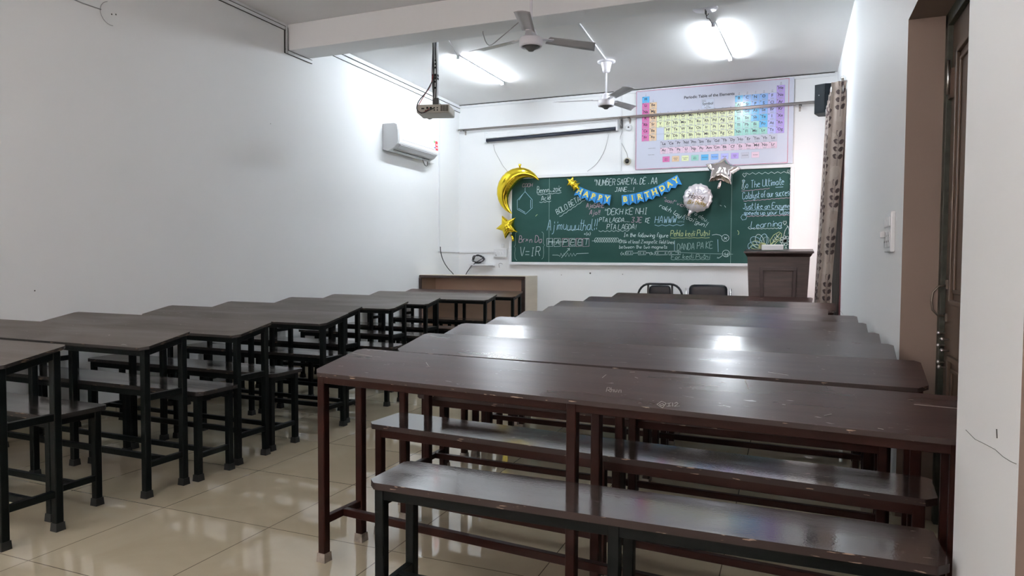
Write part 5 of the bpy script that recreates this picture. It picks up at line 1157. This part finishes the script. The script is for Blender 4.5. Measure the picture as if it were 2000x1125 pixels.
cable('lamp_cable', [(-3.22, 6.02, H-.22), (-3.30, 6.25, H-.07), (-3.48, 6.75, H-.02), (-3.61, 7.18, H-.025)], .004, M_WIRE, 'wire running from the beam to the left tube light', 'wire')
cable('fan_feed_wire', [(-2.72, 5.98, H-.17), (-2.66, 5.80, 3.28), (-2.52, 5.62, 3.10), (-2.35, 5.52, 3.13), (-2.20, 5.60, 3.28)], .004, M_WIRE, 'loose wire looping under the beam left of the nearer fan', 'wire')
struct(MB().bar((-1.98, 5.98, H-.01), (-2.08, 8.03, H-.01), .026, .018, M_TRIM), 'trim_11')

pj = thing('projector', 'beige ceiling projector with vents and ports hanging on the cable-wrapped pole', 'projector', (-3.33, 6.14, 2.688), math.radians(16))
MB().box(-.165, .165, -.14, .14, -.042, .042, M_BEIGE).build('body', pj, bevel=.014, seg=3)
q = MB()
for k in range(6): q.box(.078+k*.013, .085+k*.013, -.1425, -.138, -.028, .028, M_LENS)
for x_, z_, w_, h_ in ((-.10, .0, .03, .014), (-.055, .006, .02, .02), (-.02, .006, .02, .02), (.015, .006, .012, .012), (.045, .006, .012, .012), (.045, -.016, .012, .012), (.015, -.016, .012, .012), (-.06, -.02, .035, .01)): q.box(x_-w_/2, x_+w_/2, -.143, -.138, z_-h_/2, z_+h_/2, M_LENS)
q.build('port_panel', pj)
MB().lathe((-.10, .14, 0), [(.045, .0), (.045, -.02), (.03, -.025), (.002, -.02)], M_LENS, 20, 'y').build('lens', pj)
q = MB(); q.box(-.03, .03, -.02, .02, .05, .13, M_BRACKET); q.box(-.06, .06, -.05, .05, .05, .058, M_BRACKET); q.build('mount_plate', pj)
pm_ = thing('projector_pole', 'white slotted ceiling pole wrapped in black cables carrying the projector', 'pole', (-3.325, 6.14, 2.81))
q = MB(); q.box(-.014, .014, -.014, .014, 0, H-2.81, M_TRIM)
for z_ in (.10, .16, .30, .335, .37, .56, .62): q.box(-.0145, .0, -.0152, -.013, z_, z_+.018, M_LENS)
q.build('pole', pm_)
MB().box(-.045, .045, -.045, .045, H-2.81-.006, H-2.81, M_BRACKET).build('ceiling_flange', pm_)
for k, (dx, r, m_) in enumerate(((-.022, .007, M_BLACKP), (-.030, .005, M_BLACKP), (-.018, .004, M_WIRE), (.006, .005, M_BLACKP))):
    P = [(dx+.006*math.sin(z*9+k*2), -.022+.004*math.cos(z*13+k), z) for z in [i_*.05 for i_ in range(15)]]
    MB().tube(P, r, m_, 6).build('wrapped_cable', pm_)
q = MB()
for z_ in (.19, .22, .60, .65, .70): q.box(-.036, .018, -.034, .016, z_, z_+.022, M_BLACKP)
q.build('cable_tie', pm_)
cable('projector_cable', [(-3.345, 6.11, 3.05), (-3.36, 6.08, 2.93), (-3.40, 6.04, 2.84), (-3.45, 6.00, 2.72), (-3.42, 5.99, 2.65), (-3.36, 5.98, 2.66), (-3.32, 5.99, 2.69)], .004, M_REDW, 'red and black cable looping down to the back of the projector')
cable('projector_cable', [(-3.35, 6.10, 2.98), (-3.38, 6.03, 2.86), (-3.43, 5.97, 2.76), (-3.44, 5.955, 2.68), (-3.38, 5.95, 2.64), (-3.30, 5.97, 2.67), (-3.28, 6.0, 2.69)], .005, M_BLACKP, 'black cable looping in front of the projector ports')

# left wall bits near the camera
cable('wall_wire', [(XL+.006, 3.0, 3.16), (XL+.006, 3.2, 3.075), (XL+.006, 3.42, 3.035), (XL+.006, 3.62, 3.035)], .0035, M_WIRE, 'thin grey wire sagging along the upper left wall', 'wire')
q = MB().tube([(XL+.004, 3.70+.085*math.cos(a), 3.03+.085*math.sin(a)) for a in [1.9+k*.25 for k in range(13)]], .002, M_WIRE, 5)
tag(q.build('fan_box_outline'), 'faint round cut outline on the upper left wall where the wire ends', 'outline')
q = MB()
for y_, z_, r in ((3.71, 3.03, .006), (3.745, 3.04, .006), (5.40, 2.53, .004), (2.2, .93, .006), (3.1, .98, .005)): q.lathe((XL+.0005, y_, z_), [(r, 0), (r*.6, .0015), (.0005, .002)], M_DARKLINE, 8, 'x')
struct(q, 'trim_12')
q = MB()
for x_, z_, r in ((-2.67, 1.03, .012), (-4.28, 2.98, .008), (-3.1, 1.0, .006), (-2.2, 1.02, .006)): q.lathe((x_, YF-.0005, z_), [(r, 0), (r*.6, .003), (.0005, .004)], M_DARKLINE, 8, 'y')
struct(q, 'trim_13')
